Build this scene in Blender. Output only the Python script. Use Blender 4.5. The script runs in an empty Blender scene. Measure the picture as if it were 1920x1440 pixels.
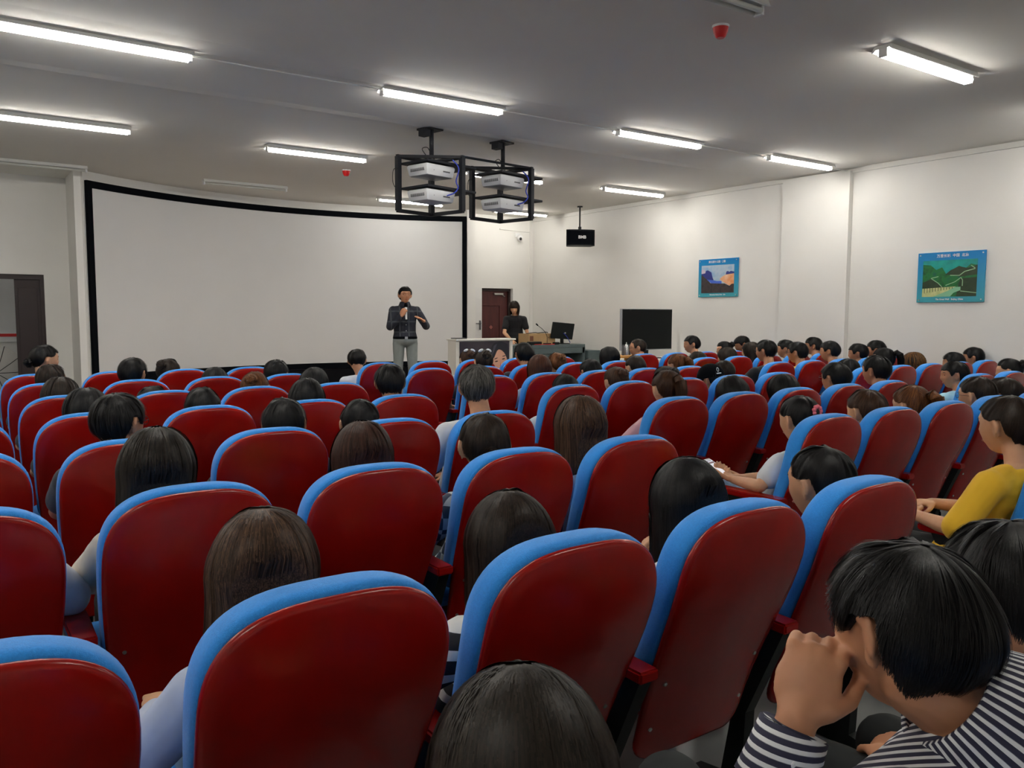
import bpy, bmesh, math, random
from math import sin, cos, pi, radians as R, sqrt, exp
from mathutils import Vector as V, Matrix as M, noise

# ------------------------------------------------------------------ camera, world, exposure
scn = bpy.context.scene
COL = scn.collection
cam_d = bpy.data.cameras.new('camera'); cam = bpy.data.objects.new('camera', cam_d); COL.objects.link(cam)
cam_d.sensor_width = 36.0; cam_d.lens = 1523.92/1920*36; cam_d.clip_start = 0.02
PITCH, ROLL, YAW = .0853, .0036, .6052
fw = V((sin(YAW)*cos(PITCH), cos(YAW)*cos(PITCH), -sin(PITCH)))
rt = V((cos(YAW), -sin(YAW), 0)); up = rt.cross(fw)
r2 = cos(ROLL)*rt + sin(ROLL)*up; u2 = -sin(ROLL)*rt + cos(ROLL)*up
mw = M((r2, u2, -fw)).transposed().to_4x4(); mw.translation = V((-2.3026, -.3679, 1.5378))
cam.matrix_world = mw
scn.camera = cam
w = bpy.data.worlds.new('world'); scn.world = w; w.use_nodes = True
w.node_tree.nodes['Background'].inputs[0].default_value = (.55, .6, .65, 1)
w.node_tree.nodes['Background'].inputs[1].default_value = .15
scn.view_settings.view_transform = 'Standard'; scn.view_settings.look = 'None'
scn.view_settings.gamma = 1; scn.view_settings.use_curve_mapping = False
scn.view_settings.exposure = 0.68
LAMP = 34.0            # emission of the fluorescent tubes

# ------------------------------------------------------------------ room dimensions
H = 3.5; XR = 7.68; XL = -5.2; YB = -3.2; YF = 13.32; ST = .2
CX, CY, CR = 2.93, 7.69, 5.95          # arc of the screen wall

# ------------------------------------------------------------------ materials
def mat(name, col, rough=.6, metal=0, coat=0, spec=.5, emit=None, es=0, alpha=1, sheen=0):
    m = bpy.data.materials.new(name); m.use_nodes = True
    b = m.node_tree.nodes['Principled BSDF']
    b.inputs['Base Color'].default_value = (*col, 1); b.inputs['Roughness'].default_value = rough
    b.inputs['Metallic'].default_value = metal; b.inputs['Coat Weight'].default_value = coat
    b.inputs['Coat Roughness'].default_value = .12
    b.inputs['Specular IOR Level'].default_value = spec
    b.inputs['Sheen Weight'].default_value = sheen
    if emit: b.inputs['Emission Color'].default_value = (*emit, 1); b.inputs['Emission Strength'].default_value = es
    if alpha < 1: b.inputs['Alpha'].default_value = alpha
    return m
def nn(m, t): return m.node_tree.nodes.new(t)
def lk(m, a, b): m.node_tree.links.new(a, b)
def noisy(m, scale, c1, c2, coord='Object', detail=4, stretch=(1,1,1), lo=.35, hi=.65, bump=0, bscale=None):
    b = m.node_tree.nodes['Principled BSDF']
    tc = nn(m, 'ShaderNodeTexCoord'); mp = nn(m, 'ShaderNodeMapping'); mp.inputs['Scale'].default_value = stretch
    nz = nn(m, 'ShaderNodeTexNoise'); nz.inputs['Scale'].default_value = scale; nz.inputs['Detail'].default_value = detail
    rp = nn(m, 'ShaderNodeValToRGB'); rp.color_ramp.elements[0].position = lo; rp.color_ramp.elements[1].position = hi
    rp.color_ramp.elements[0].color = (*c1, 1); rp.color_ramp.elements[1].color = (*c2, 1)
    lk(m, tc.outputs[coord], mp.inputs[0]); lk(m, mp.outputs[0], nz.inputs['Vector']); lk(m, nz.outputs['Fac'], rp.inputs[0])
    lk(m, rp.outputs[0], b.inputs['Base Color'])
    if bump:
        n2 = nn(m, 'ShaderNodeTexNoise'); n2.inputs['Scale'].default_value = bscale or scale*4; n2.inputs['Detail'].default_value = 3
        lk(m, mp.outputs[0], n2.inputs['Vector'])
        bp = nn(m, 'ShaderNodeBump'); bp.inputs['Strength'].default_value = bump; bp.inputs['Distance'].default_value = .01
        lk(m, n2.outputs['Fac'], bp.inputs['Height']); lk(m, bp.outputs[0], b.inputs['Normal'])
    return m
def nmat(name, c1, c2, scale, rough=.7, **k):
    kk = {q: k.pop(q) for q in list(k) if q in ('metal','coat','spec','sheen')}
    return noisy(mat(name, c1, rough, **kk), scale, c1, c2, **k)

MAT = {}
MAT['wall'] = nmat('wall_paint', (.80,.785,.75), (.85,.835,.80), .8, .75, bump=.05, bscale=40)
MAT['ceil'] = nmat('ceiling_paint', (.74,.72,.665), (.78,.76,.705), .5, .85)
MAT['floor'] = nmat('floor_tile', (.115,.12,.12), (.15,.155,.15), 3, .35)
MAT['stage'] = nmat('stage_floor', (.28,.20,.14), (.34,.25,.18), 4, .5)
MAT['stagefront'] = mat('stage_front', (.006,.006,.008), .8, spec=.1)
MAT['screen'] = nmat('screen_cloth', (.70,.70,.70), (.74,.74,.74), .6, .85)
MAT['black'] = mat('black_velvet', (.003,.004,.006), .9, spec=.08)
MAT['wood'] = nmat('red_lacquered_wood', (.23,.002,.001), (.32,.004,.0015), 3, .27, coat=.12, spec=.35, stretch=(1,1,.35), detail=5)
MAT['fabric'] = nmat('blue_fabric', (.012,.25,.78), (.018,.30,.86), 220, .85, sheen=.25, bump=.25, bscale=500)
MAT['blackmetal'] = mat('black_painted_steel', (.006,.008,.008), .5, spec=.25)
MAT['bolt'] = mat('zinc_bolt', (.6,.6,.58), .35, 1)
MAT['doorwood'] = nmat('dark_red_door', (.060,.010,.010), (.085,.016,.014), 3, .4, stretch=(6,6,1))
MAT['doordark'] = mat('brown_dark_door', (.022,.009,.009), .5)
MAT['tube'] = mat('lit_tube', (1,1,1), .4, emit=(1,.965,.895), es=LAMP)
MAT['tubeoff'] = mat('unlit_tube', (.62,.62,.58), .4)
MAT['lampbody'] = mat('lamp_enamel', (.72,.72,.70), .35)
MAT['red'] = mat('red_plastic', (.65,.01,.01), .4)
MAT['white'] = mat('white_plastic', (.8,.8,.8), .4)
MAT['greysteel'] = nmat('grey_steel', (.085,.12,.125), (.10,.135,.14), 2, .45)
MAT['podium'] = mat('podium_white', (.80,.77,.70), .45)
MAT['proj'] = mat('projector_silver', (.50,.51,.53), .4)
MAT['projdark'] = mat('projector_grille', (.06,.06,.065), .6)
MAT['cage'] = mat('cage_steel', (.010,.011,.015), .6, spec=.2)
MAT['cable'] = mat('blue_cable', (.01,.03,.35), .5)
MAT['blackcable'] = mat('black_cable', (.01,.01,.012), .6)
MAT['card'] = nmat('cardboard', (.42,.26,.12), (.47,.30,.14), 6, .8)
MAT['tv'] = mat('television_glass', (.0015,.003,.004), .12, spec=.18)
MAT['tvframe'] = mat('television_bezel', (.35,.36,.38), .3)
MAT['orange'] = nmat('varnished_wood', (.55,.24,.05), (.62,.30,.08), 4, .4, stretch=(1,8,1))
MAT['bottle'] = mat('bottle_steel', (.7,.7,.72), .2, 1)
MAT['phone'] = mat('phone_screen', (.8,.8,.85), .2, emit=(.8,.82,.9), es=.35)
MAT['mouth'] = mat('lips', (.35,.08,.06), .5)
MAT['eye'] = mat('dark_eye', (.01,.008,.008), .2)
MAT['glass_frame'] = mat('spectacle_frame', (.01,.01,.012), .3)
MAT['gold'] = mat('thin_metal', (.5,.45,.4), .3, 1)

def skinmat(name, c1, c2):
    m = nmat(name, c1, c2, 9, .55)
    b = m.node_tree.nodes['Principled BSDF']
    b.inputs['Subsurface Weight'].default_value = .12; b.inputs['Subsurface Radius'].default_value = (.02,.008,.004); b.inputs['Subsurface Scale'].default_value = .4
    return m
MAT['skin'] = skinmat('skin_light', (.58,.30,.17), (.66,.36,.21))
MAT['skin2'] = skinmat('skin_tan', (.47,.21,.11), (.54,.26,.14))
def stripes(name, ca, cb, freq, axis=0, duty=.5, coord='Object', rough=.8):
    m = mat(name, ca, rough); b = m.node_tree.nodes['Principled BSDF']
    tc = nn(m,'ShaderNodeTexCoord'); sp = nn(m,'ShaderNodeSeparateXYZ'); mu = nn(m,'ShaderNodeMath'); mu.operation='MULTIPLY'; mu.inputs[1].default_value=freq
    fr = nn(m,'ShaderNodeMath'); fr.operation='FRACT'; gt = nn(m,'ShaderNodeMath'); gt.operation='GREATER_THAN'; gt.inputs[1].default_value=duty
    mx = nn(m,'ShaderNodeMix'); mx.data_type='RGBA'; mx.inputs[6].default_value=(*ca,1); mx.inputs[7].default_value=(*cb,1)
    lk(m,tc.outputs[coord],sp.inputs[0]); lk(m,sp.outputs[axis],mu.inputs[0]); lk(m,mu.outputs[0],fr.inputs[0]); lk(m,fr.outputs[0],gt.inputs[0]); lk(m,gt.outputs[0],mx.inputs[0]); lk(m,mx.outputs[2],b.inputs['Base Color'])
    return m
def checks(name, ca, cb, freq):
    m = mat(name, ca, .85); b = m.node_tree.nodes['Principled BSDF']
    tc = nn(m,'ShaderNodeTexCoord'); ck = nn(m,'ShaderNodeTexChecker'); ck.inputs['Scale'].default_value=freq
    ck.inputs[1].default_value=(*ca,1); ck.inputs[2].default_value=(*cb,1)
    lk(m,tc.outputs['Object'],ck.inputs[0]); lk(m,ck.outputs[0],b.inputs['Base Color']); return m
CL = {}
for k, c in dict(white=(.72,.74,.78), white2=(.66,.68,.74), ltblue=(.50,.56,.72), yellow=(.80,.47,.02), pink=(.70,.38,.42), green=(.04,.42,.17), royal=(.02,.06,.55),
                 cyan=(.42,.72,.82), denim=(.30,.38,.48), navy=(.012,.018,.05), dark=(.02,.02,.028), black=(.006,.006,.009), grey=(.16,.17,.19), maroon=(.14,.01,.02),
                 red=(.75,.03,.09), cream=(.62,.56,.48)).items():
    CL[k] = nmat('cloth_'+k, tuple(v*.92 for v in c), c, 8, .85, sheen=.1, bump=.15, bscale=18)
CL['bwstripe'] = stripes('cloth_black_white_stripes', (.005,.005,.008), (.75,.73,.70), 17, 2, .6)
CL['plaid'] = checks('cloth_grey_plaid', (.03,.04,.07), (.40,.42,.46), 22)
CL['check'] = checks('cloth_blue_check', (.12,.22,.38), (.55,.60,.66), 70)
CL['trousers'] = nmat('cloth_dark_trousers', (.008,.010,.012), (.014,.018,.018), 6, .8)
CL['jeans'] = nmat('cloth_faded_denim', (.15,.24,.36), (.24,.34,.46), 12, .85)
CL['lecture'] = nmat('cloth_grey_trousers', (.20,.225,.22), (.235,.26,.255), 6, .85)

def hairmat(name, c1, c2, rough=.46):
    m = mat(name, c1, rough, spec=.22); b = m.node_tree.nodes['Principled BSDF']
    uv = nn(m,'ShaderNodeUVMap'); mp = nn(m,'ShaderNodeMapping'); mp.inputs['Scale'].default_value=(26,.8,1)
    nz = nn(m,'ShaderNodeTexNoise'); nz.inputs['Scale'].default_value=3; nz.inputs['Detail'].default_value=5
    rp = nn(m,'ShaderNodeValToRGB'); rp.color_ramp.elements[0].position=.42; rp.color_ramp.elements[1].position=.66
    rp.color_ramp.elements[0].color=(*c1,1); rp.color_ramp.elements[1].color=(*c2,1)
    lk(m,uv.outputs[0],mp.inputs[0]); lk(m,mp.outputs[0],nz.inputs['Vector']); lk(m,nz.outputs['Fac'],rp.inputs[0]); lk(m,rp.outputs[0],b.inputs['Base Color'])
    bp = nn(m,'ShaderNodeBump'); bp.inputs['Strength'].default_value=.6; bp.inputs['Distance'].default_value=.004
    lk(m,nz.outputs['Fac'],bp.inputs['Height']); lk(m,bp.outputs[0],b.inputs['Normal'])
    return m
HAIR = dict(black=hairmat('hair_black',(.004,.004,.005),(.016,.014,.013)), dark2=hairmat('hair_very_dark_brown',(.010,.007,.005),(.030,.021,.014)),
            darkbrown=hairmat('hair_dark_brown',(.012,.007,.005),(.040,.024,.015)),
            brown=hairmat('hair_brown',(.030,.012,.006),(.090,.038,.016)), brown2=hairmat('hair_streaked_brown',(.025,.013,.008),(.13,.065,.035)),
            brown3=hairmat('hair_reddish_brown',(.022,.008,.005),(.075,.026,.014)), auburn=hairmat('hair_orange_brown',(.07,.022,.006),(.24,.085,.022)),
            auburn2=hairmat('hair_auburn',(.05,.016,.008),(.12,.040,.018)), ombre=hairmat('hair_ombre',(.010,.007,.005),(.30,.12,.02)),
            grey=hairmat('hair_salt_and_pepper',(.02,.019,.018),(.19,.18,.17),.6))

# ------------------------------------------------------------------ object helpers
def tag(o, label=None, cat=None, group=None, kind=None):
    if label: o['label'] = label
    if cat: o['category'] = cat
    if group: o['group'] = group
    if kind: o['kind'] = kind
    return o
def link(name, me, parent=None, m=None):
    o = bpy.data.objects.new(name, me); COL.objects.link(o)
    if m is not None:
        for q in (m if isinstance(m, (list, tuple)) else [m]): me.materials.append(q)
    if parent: o.parent = parent
    return o
def build(name, bm, m, parent=None, smooth=False, auto=None):
    me = bpy.data.meshes.new(name); bm.normal_update()
    bm.to_mesh(me); bm.free()
    if smooth or auto:
        me.polygons.foreach_set('use_smooth', [True]*len(me.polygons))
        if auto: me.set_sharp_from_angle(angle=R(auto))
    return link(name, me, parent, m)
def thing(name, label, cat, loc=(0,0,0), rz=0, group=None):
    o = bpy.data.objects.new(name, None); COL.objects.link(o); o.empty_display_size = .1
    o.location = loc; o.rotation_euler = (0,0,rz); return tag(o, label, cat, group)
def box(bm, lo, hi, mi=0, bev=0):
    g = bmesh.ops.create_cube(bm, size=1)
    for v in g['verts']:
        v.co = V([lo[i] + (v.co[i]+.5)*(hi[i]-lo[i]) for i in range(3)])
    fs = {f for v in g['verts'] for f in v.link_faces}
    for f in fs: f.material_index = mi
    if bev:
        es = list({e for v in g['verts'] for e in v.link_edges})
        bmesh.ops.bevel(bm, geom=es, offset=bev, segments=2, affect='EDGES', profile=.5)
    return g['verts']
def obox(bm, mtx, size, mi=0, bev=0):
    n0 = len(bm.verts)
    box(bm, [-s/2 for s in size], [s/2 for s in size], mi, bev)
    bm.verts.ensure_lookup_table()
    for v in bm.verts[n0:]: v.co = mtx @ v.co
def ring(c, a, b, r1, r2, n):
    return [c + a*(r1*cos(2*pi*i/n)) + b*(r2*sin(2*pi*i/n)) for i in range(n)]
def frame(d):
    d = d.normalized(); q = V((0,0,1)) if abs(d.z) < .9 else V((0,1,0))
    a = d.cross(q).normalized(); return a, a.cross(d).normalized()
def tube(bm, pts, rad, n=8, mi=0, caps=True, closed=False):
    pts = [V(p) for p in pts]; rad = rad if isinstance(rad, (list, tuple)) else [rad]*len(pts)
    rings = []; a = None
    for i, p in enumerate(pts):
        d = (pts[min(i+1,len(pts)-1)] - pts[max(i-1,0)]).normalized()
        if a is None: a, b = frame(d)
        else:
            a = (a - d*a.dot(d)).normalized(); b = a.cross(d).normalized()
        rings.append([bm.verts.new(q) for q in ring(p, a, b, rad[i], rad[i], n)])
    for r0, r1 in zip(rings, rings[1:]):
        for i in range(n):
            f = bm.faces.new((r0[i], r0[(i+1)%n], r1[(i+1)%n], r1[i])); f.material_index = mi
    if caps:
        for r_ in (rings[0], rings[-1][::-1]):
            f = bm.faces.new(r_); f.material_index = mi
    return rings
_BT = {}
def ball(bm, c, r, u=12, v=8, mtx=None, mi=0):
    rx, ry, rz = r if isinstance(r, (tuple, list)) else (r, r, r)
    if (u, v) not in _BT:
        co = [(0,0,1)]+[(sin(pi*j/v)*cos(2*pi*i/u), sin(pi*j/v)*sin(2*pi*i/u), cos(pi*j/v)) for j in range(1, v) for i in range(u)]+[(0,0,-1)]
        fs = [(0, 1+i, 1+(i+1)%u) for i in range(u)]
        fs += [(1+(j-1)*u+i, 1+j*u+i, 1+j*u+(i+1)%u, 1+(j-1)*u+(i+1)%u) for j in range(1, v-1) for i in range(u)]
        fs += [(1+(v-2)*u+i, len(co)-1, 1+(v-2)*u+(i+1)%u) for i in range(u)]
        _BT[(u, v)] = (co, fs)
    co, fs = _BT[(u, v)]; m3 = mtx.to_3x3() if mtx is not None else None; c = V(c); vs = []
    for x, y, z in co:
        p = V((x*rx, y*ry, z*rz))
        if m3 is not None: p = m3 @ p
        vs.append(bm.verts.new(p+c))
    for f in fs: bm.faces.new([vs[i] for i in f]).material_index = mi
def limb(bm, pts, rad, n=12):
    """tapered limb with a round joint at every point"""
    for i in range(len(pts)-1): tube(bm, [pts[i], pts[i+1]], [rad[i], rad[i+1]], n)
    for p, r in zip(pts, rad): ball(bm, p, r, n, 8)
def prism(bm, poly, y0, y1, mi=0, axis='y'):
    """extrude a 2-D outline (x,z) along y (or (y,z) along x, or (x,y) along z)"""
    def P(a, b, t): return (a, t, b) if axis == 'y' else ((t, a, b) if axis == 'x' else (a, b, t))
    A = [bm.verts.new(P(a, b, y0)) for a, b in poly]; B = [bm.verts.new(P(a, b, y1)) for a, b in poly]
    n = len(poly); fs = [bm.faces.new(A[::-1]), bm.faces.new(B)]
    for i in range(n): fs.append(bm.faces.new((A[i], A[(i+1)%n], B[(i+1)%n], B[i])))
    for f in fs: f.material_index = mi
    bmesh.ops.recalc_face_normals(bm, faces=fs)
def text(s, size, m, parent, loc, rot, ext=.002, name='lettering', align='CENTER', bold=0):
    cu = bpy.data.curves.new(name, 'FONT'); cu.body = s; cu.size = size; cu.extrude = ext; cu.align_x = align; cu.align_y = 'CENTER'; cu.offset = bold
    o = bpy.data.objects.new(name+'_tmp', cu); COL.objects.link(o)
    dg = bpy.context.evaluated_depsgraph_get(); dg.update()
    me = bpy.data.meshes.new_from_object(o.evaluated_get(dg)); bpy.data.objects.remove(o)
    q = link(name, me, parent, m); q.location = loc; q.rotation_euler = rot; return q

# ------------------------------------------------------------------ the room
def wall(name, bm, m, k='structure'): o = build(name, bm, m); o['kind'] = k; return o
bm = bmesh.new(); box(bm, (XL-.2, YB-.2, -.12), (XR+.2, 17.6, 0)); wall('floor', bm, MAT['floor'])
bm = bmesh.new(); box(bm, (XL-.2, YB-.2, H), (XR+.2, 17.6, H+.15)); wall('ceiling', bm, MAT['ceil'])
bm = bmesh.new(); box(bm, (XR, YB-.2, 0), (XR+.2, 17.6, H)); wall('wall_right', bm, MAT['wall'])
bm = bmesh.new(); box(bm, (XL-.2, YB-.2, 0), (XL, 17.6, H)); wall('wall_left', bm, MAT['wall'])
bm = bmesh.new(); box(bm, (XL, YB-.2, 0), (XR, YB, H)); wall('wall_back', bm, MAT['wall'])
bm = bmesh.new(); box(bm, (XL, 15.6, 0), (-.9, 15.8, H)); wall('wall_corridor', bm, MAT['wall'])
# front wall: flat pieces round two door openings, the side cheeks of the recess and the arc behind the screen
bm = bmesh.new(); T = .18
D1 = (-2.62, -1.13, 0, 2.09); D2 = (6.42, 7.18, ST, 2.06)
for a, b, c, d in [(XL, D1[0], 0, H), (D1[1], -.80, 0, H), (D1[0], D1[1], D1[3], H), (6.39-.58, D2[0], 0, H), (D2[1], XR, 0, H), (D2[0], D2[1], D2[3], H)]:
    box(bm, (a, YF, c), (b, YF+T, d))
box(bm, (-.80, 12.44, 0), (-.705, YF+T, H)); box(bm, (5.815, 12.87, 0), (6.0, YF+T, H))
a0 = math.atan2(12.45-CY, -.72-CX); a1 = math.atan2(12.88-CY, 5.83-CX); N = 48
arc = [(CX+CR*cos(a0+(a1-a0)*i/N), CY+CR*sin(a0+(a1-a0)*i/N)) for i in range(N+1)]
arco = [(CX+(CR+.12)*cos(a0+(a1-a0)*i/N), CY+(CR+.12)*sin(a0+(a1-a0)*i/N)) for i in range(N+1)]
prism(bm, arc+arco[::-1], 0, H, axis='z')
wall('wall_front', bm, MAT['wall'])
# stage
bm = bmesh.new()
prism(bm, [(-.70, 9.55), (XR, 9.55), (XR, YF)]+[(5.815, YF),(5.815,12.87)]+[p for p in arc[::-1]]+[(-.70,12.44)], .001, ST, axis='z')
o = wall('stage_platform', bm, MAT['stage'])
# pilaster, ceiling beam, cornice moulding on the right wall, conduit
bm = bmesh.new(); box(bm, (XR-.08, 6.10, 0), (XR, 7.16, H-.05)); wall('trim_1', bm, MAT['wall'])
bm = bmesh.new()
prism(bm, [(5.75, H+.01), (6.12, H-.018), (7.16, H-.018), (7.50, H+.01)], XL, XR, axis='x'); wall('trim_2', bm, MAT['ceil'])
bm = bmesh.new()
for y0, y1 in ((YB, 6.10), (7.16, YF)): box(bm, (XR-.03, y0, H-.07), (XR, y1, H-.055)); 
wall('trim_3', bm, MAT['wall'])
bm = bmesh.new(); tube(bm, [(-5, 6.16, H-.045), (XR, 6.16, H-.045)], .006, 6); wall('trim_4', bm, MAT['lampbody'])
# right-hand door
bm = bmesh.new(); box(bm, (D2[0], YF+.13, D2[2]), (D2[1], YF+.17, D2[3])); d2 = wall('door_2', bm, MAT['doorwood'])
bm = bmesh.new()
box(bm, (D2[0], YF+.08, D2[3]-.05), (D2[1], YF+.13, D2[3])); box(bm, (D2[1]-.05, YF+.08, D2[2]), (D2[1], YF+.13, D2[3]-.05)); box(bm, (D2[0], YF+.08, D2[2]), (D2[0]+.04, YF+.13, D2[3]-.05))
build('door_frame', bm, MAT['doordark'], d2)
bm = bmesh.new()
x0, x1, z0, z1 = 6.5, 6.96, .45, 1.74
for a, b, c, d in [(x0, x1, z0, z0+.03), (x0, x1, z1-.03, z1), (x0, x0+.03, z0+.03, z1-.03), (x1-.03, x1, z0+.03, z1-.03)]:
    box(bm, (a, YF+.115, c), (b, YF+.13, d), bev=.004)
build('door_moulding', bm, MAT['doorwood'], d2)
bm = bmesh.new(); obox(bm, M.Translation((6.73, YF+.127, 1.28)) @ M.Rotation(R(45), 4, 'Y'), (.06, .006, .06)); o = build('door_paper', bm, mat('faded_red_paper', (.35,.12,.10), .8), d2)
bm = bmesh.new(); box(bm, (6.78, YF+.07, 1.93), (7.0, YF+.11, 1.97), bev=.008); tube(bm, [(6.98, YF+.08, 1.93), (7.05, YF+.1, 1.9)], .008)
build('door_closer', bm, MAT['bolt'], d2)
# white door leaf folded back against the wall, with its lock
bm = bmesh.new(); box(bm, (6.02, YF-.05, ST), (6.40, YF-.005, D2[3])); d3 = wall('door_3', bm, mat('white_door_paint', (.8,.79,.77), .45))
bm = bmesh.new(); box(bm, (6.335, YF-.062, 1.235), (6.375, YF-.05, 1.42), bev=.003); tube(bm, [(6.355, YF-.09, 1.36), (6.24, YF-.09, 1.36)], .008); tube(bm, [(6.355, YF-.055, 1.36), (6.355, YF-.09, 1.36)], .008)
build('door_handle', bm, mat('lock_steel', (.18,.18,.19), .35, 1), d3)
# left-hand double doorway: one dark leaf shut, the other open to the corridor
bm = bmesh.new(); box(bm, (-1.50, YF+.08, .0), (-1.16, YF+.12, 2.04)); d1 = wall('door_1', bm, MAT['doordark'])
bm = bmesh.new(); box(bm, (D1[0], YF+.04, 2.02), (D1[1], YF+.12, D1[3])); box(bm, (-1.18, YF+.04, 0), (D1[1], YF+.12, 2.02)); build('door_frame', bm, MAT['doordark'], d1)
bm = bmesh.new(); box(bm, (-1.46, YF+.073, .25), (-1.22, YF+.08, 1.9), bev=.003); build('door_moulding', bm, MAT['doordark'], d1)
# curved projection screen
scr = thing('projection_screen', 'huge curved white projection screen with black border filling the front wall', 'screen', (CX, CY+CR, ST))
def arcband(t0, t1, z0, z1, r, th, n=56):
    b = bmesh.new()
    pts = [(t0+(t1-t0)*i/n) for i in range(n+1)]
    prism_pts = [((r)*cos(t), (r)*sin(t)-CR) for t in pts] + [((r+th)*cos(t), (r+th)*sin(t)-CR) for t in pts[::-1]]
    prism(b, prism_pts, z0-ST, z1-ST, axis='z'); return b
t0, t1 = a0-.003, a1+.003
e = .085/CR
build('screen_surface', arcband(t0-e, t1+e, .655, 3.27, CR-.05, .01), MAT['screen'], scr, auto=30)
b = arcband(t0, t1, 3.27, 3.37, CR-.06, .05)
for q in (arcband(t0, t1, .555, .655, CR-.06, .05), arcband(t0, t0-e, .655, 3.27, CR-.06, .05, 2), arcband(t1+e, t1, .655, 3.27, CR-.06, .05, 2)):
    me = bpy.data.meshes.new('t'); q.to_mesh(me); b.from_mesh(me); q.free(); bpy.data.meshes.remove(me)
build('screen_border', b, MAT['black'], scr, auto=30)
build('screen_skirt', arcband(t0-.002, t1+.002, ST+.002, .55, CR-.04, .02), MAT['stagefront'], scr, auto=30)

# ------------------------------------------------------------------ lamps
def lamp(x, y, lit, label, group, wide=0):
    t = thing('ceiling_light', label, 'light', (x, y, H), 0, group)
    bm = bmesh.new(); hw = .045+wide
    prism(bm, [(-hw, 0), (-hw-.018, -.040), (-hw-.010, -.044), (-hw+.012, -.025), (hw-.012, -.025), (hw+.010, -.044), (hw+.018, -.040), (hw, 0)], -.625, .625, axis='x')
    build('lamp_housing', bm, MAT['lampbody'], t)
    bm = bmesh.new()
    for s in ((-.022, .022) if wide else (0,)):
        tube(bm, [(-.60, s*1.4, -.057), (.60, s*1.4, -.057)], .017, 10)
    build('fluorescent_tube', bm, MAT['tube'] if lit else MAT['tubeoff'], t, smooth=True)
    bm = bmesh.new()
    for s in (-1, 1): box(bm, (s*.612-.012, -.035, -.082), (s*.612+.012, .03, -.02), bev=.003)
    build('lamp_holder', bm, MAT['white'], t)
GL = 'fluorescent ceiling lights'
for x, y, lit, lab, wd in [
    (-1.33, 6.20, 1, 'long lit fluorescent tube fixture at the top left corner', .02),
    (1.48, 6.20, 1, 'lit fluorescent fixture left of centre, nearer row', .02),
    (4.20, 6.20, 1, 'lit fluorescent fixture right of the projector cages, nearer row', .02),
    (6.62, 6.16, 1, 'lit fluorescent fixture nearest the pilaster on the right wall', .02),
    (-1.25, 9.20, 1, 'lit fluorescent fixture cut by the left edge, second row', .02),
    (1.46, 9.22, 1, 'lit fluorescent fixture left of the projector cages, second row', .02),
    (4.25, 9.27, 1, 'lit fluorescent fixture seen between and behind the two projector cages', .02),
    (6.62, 9.20, 1, 'lit fluorescent fixture above the hanging loudspeaker', .02),
    (-1.30, 12.05, 0, 'unlit fluorescent fixture above the dark left doorway', 0),
    (1.48, 12.17, 0, 'unlit fluorescent fixture over the middle of the screen', 0),
    (4.33, 12.3, 1, 'lit fluorescent fixture behind the left projector cage, close to the screen top', 0),
    (6.72, 12.42, 1, 'lit fluorescent fixture behind the right projector cage, over the door corner', 0),
    (1.38, 3.12, 0, 'unlit fixture cut by the top edge of the photo', .02),
    (4.00, 3.12, 1, 'bright lit fluorescent fixture at the upper right', .02),
    (6.75, 3.12, 1, 'lit fixture of the second row from the back, right end', .02),
    (-1.33, 3.12, 1, 'lit fixture of the second row from the back, middle', .02),
    (-4.0, 3.12, 1, 'lit fixture of the second row from the back, left end', .02),
    (-4.0, 6.2, 1, 'lit fixture of the third row from the back, left end', .02),
    (-4.0, 9.2, 1, 'lit fixture of the second row from the screen, left end', .02),
    (-3.6, .1, 1, 'lit fixture of the back row, left', .02), (.2, .1, 1, 'lit fixture of the back row, middle', .02), (4.0, .1, 1, 'lit fixture of the back row, right', .02)]:
    lamp(x, y, lit, lab, GL, wd)
# corridor lamp beyond the left doorway
o = thing('corridor_light', 'lamp of the corridor beyond the left doorway', 'light', (-2.3, 14.5, H))
bm = bmesh.new(); box(bm, (-.3, -.06, -.05), (.3, .06, 0)); build('lamp_housing', bm, MAT['lampbody'], o)
bm = bmesh.new(); tube(bm, [(-.28, 0, -.07), (.28, 0, -.07)], .016, 8); build('fluorescent_tube', bm, MAT['tube'], o, smooth=True)

def alarm(x, y, lab):
    t = thing('fire_alarm', lab, 'alarm', (x, y, H), 0)
    bm = bmesh.new(); tube(bm, [(0,0,0), (0,0,-.014)], [.058, .056], 24); build('alarm_base', bm, MAT['white'], t, auto=40)
    bm = bmesh.new(); tube(bm, [(0,0,-.014), (0,0,-.045), (0,0,-.075), (0,0,-.082)], [.054, .048, .034, .026], 24); build('alarm_cover', bm, MAT['red'], t, auto=40)
alarm(2.11, 3.53, 'round red fire alarm on the near part of the ceiling'); alarm(2.27, 10.25, 'small red fire alarm on the ceiling before the screen')

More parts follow.
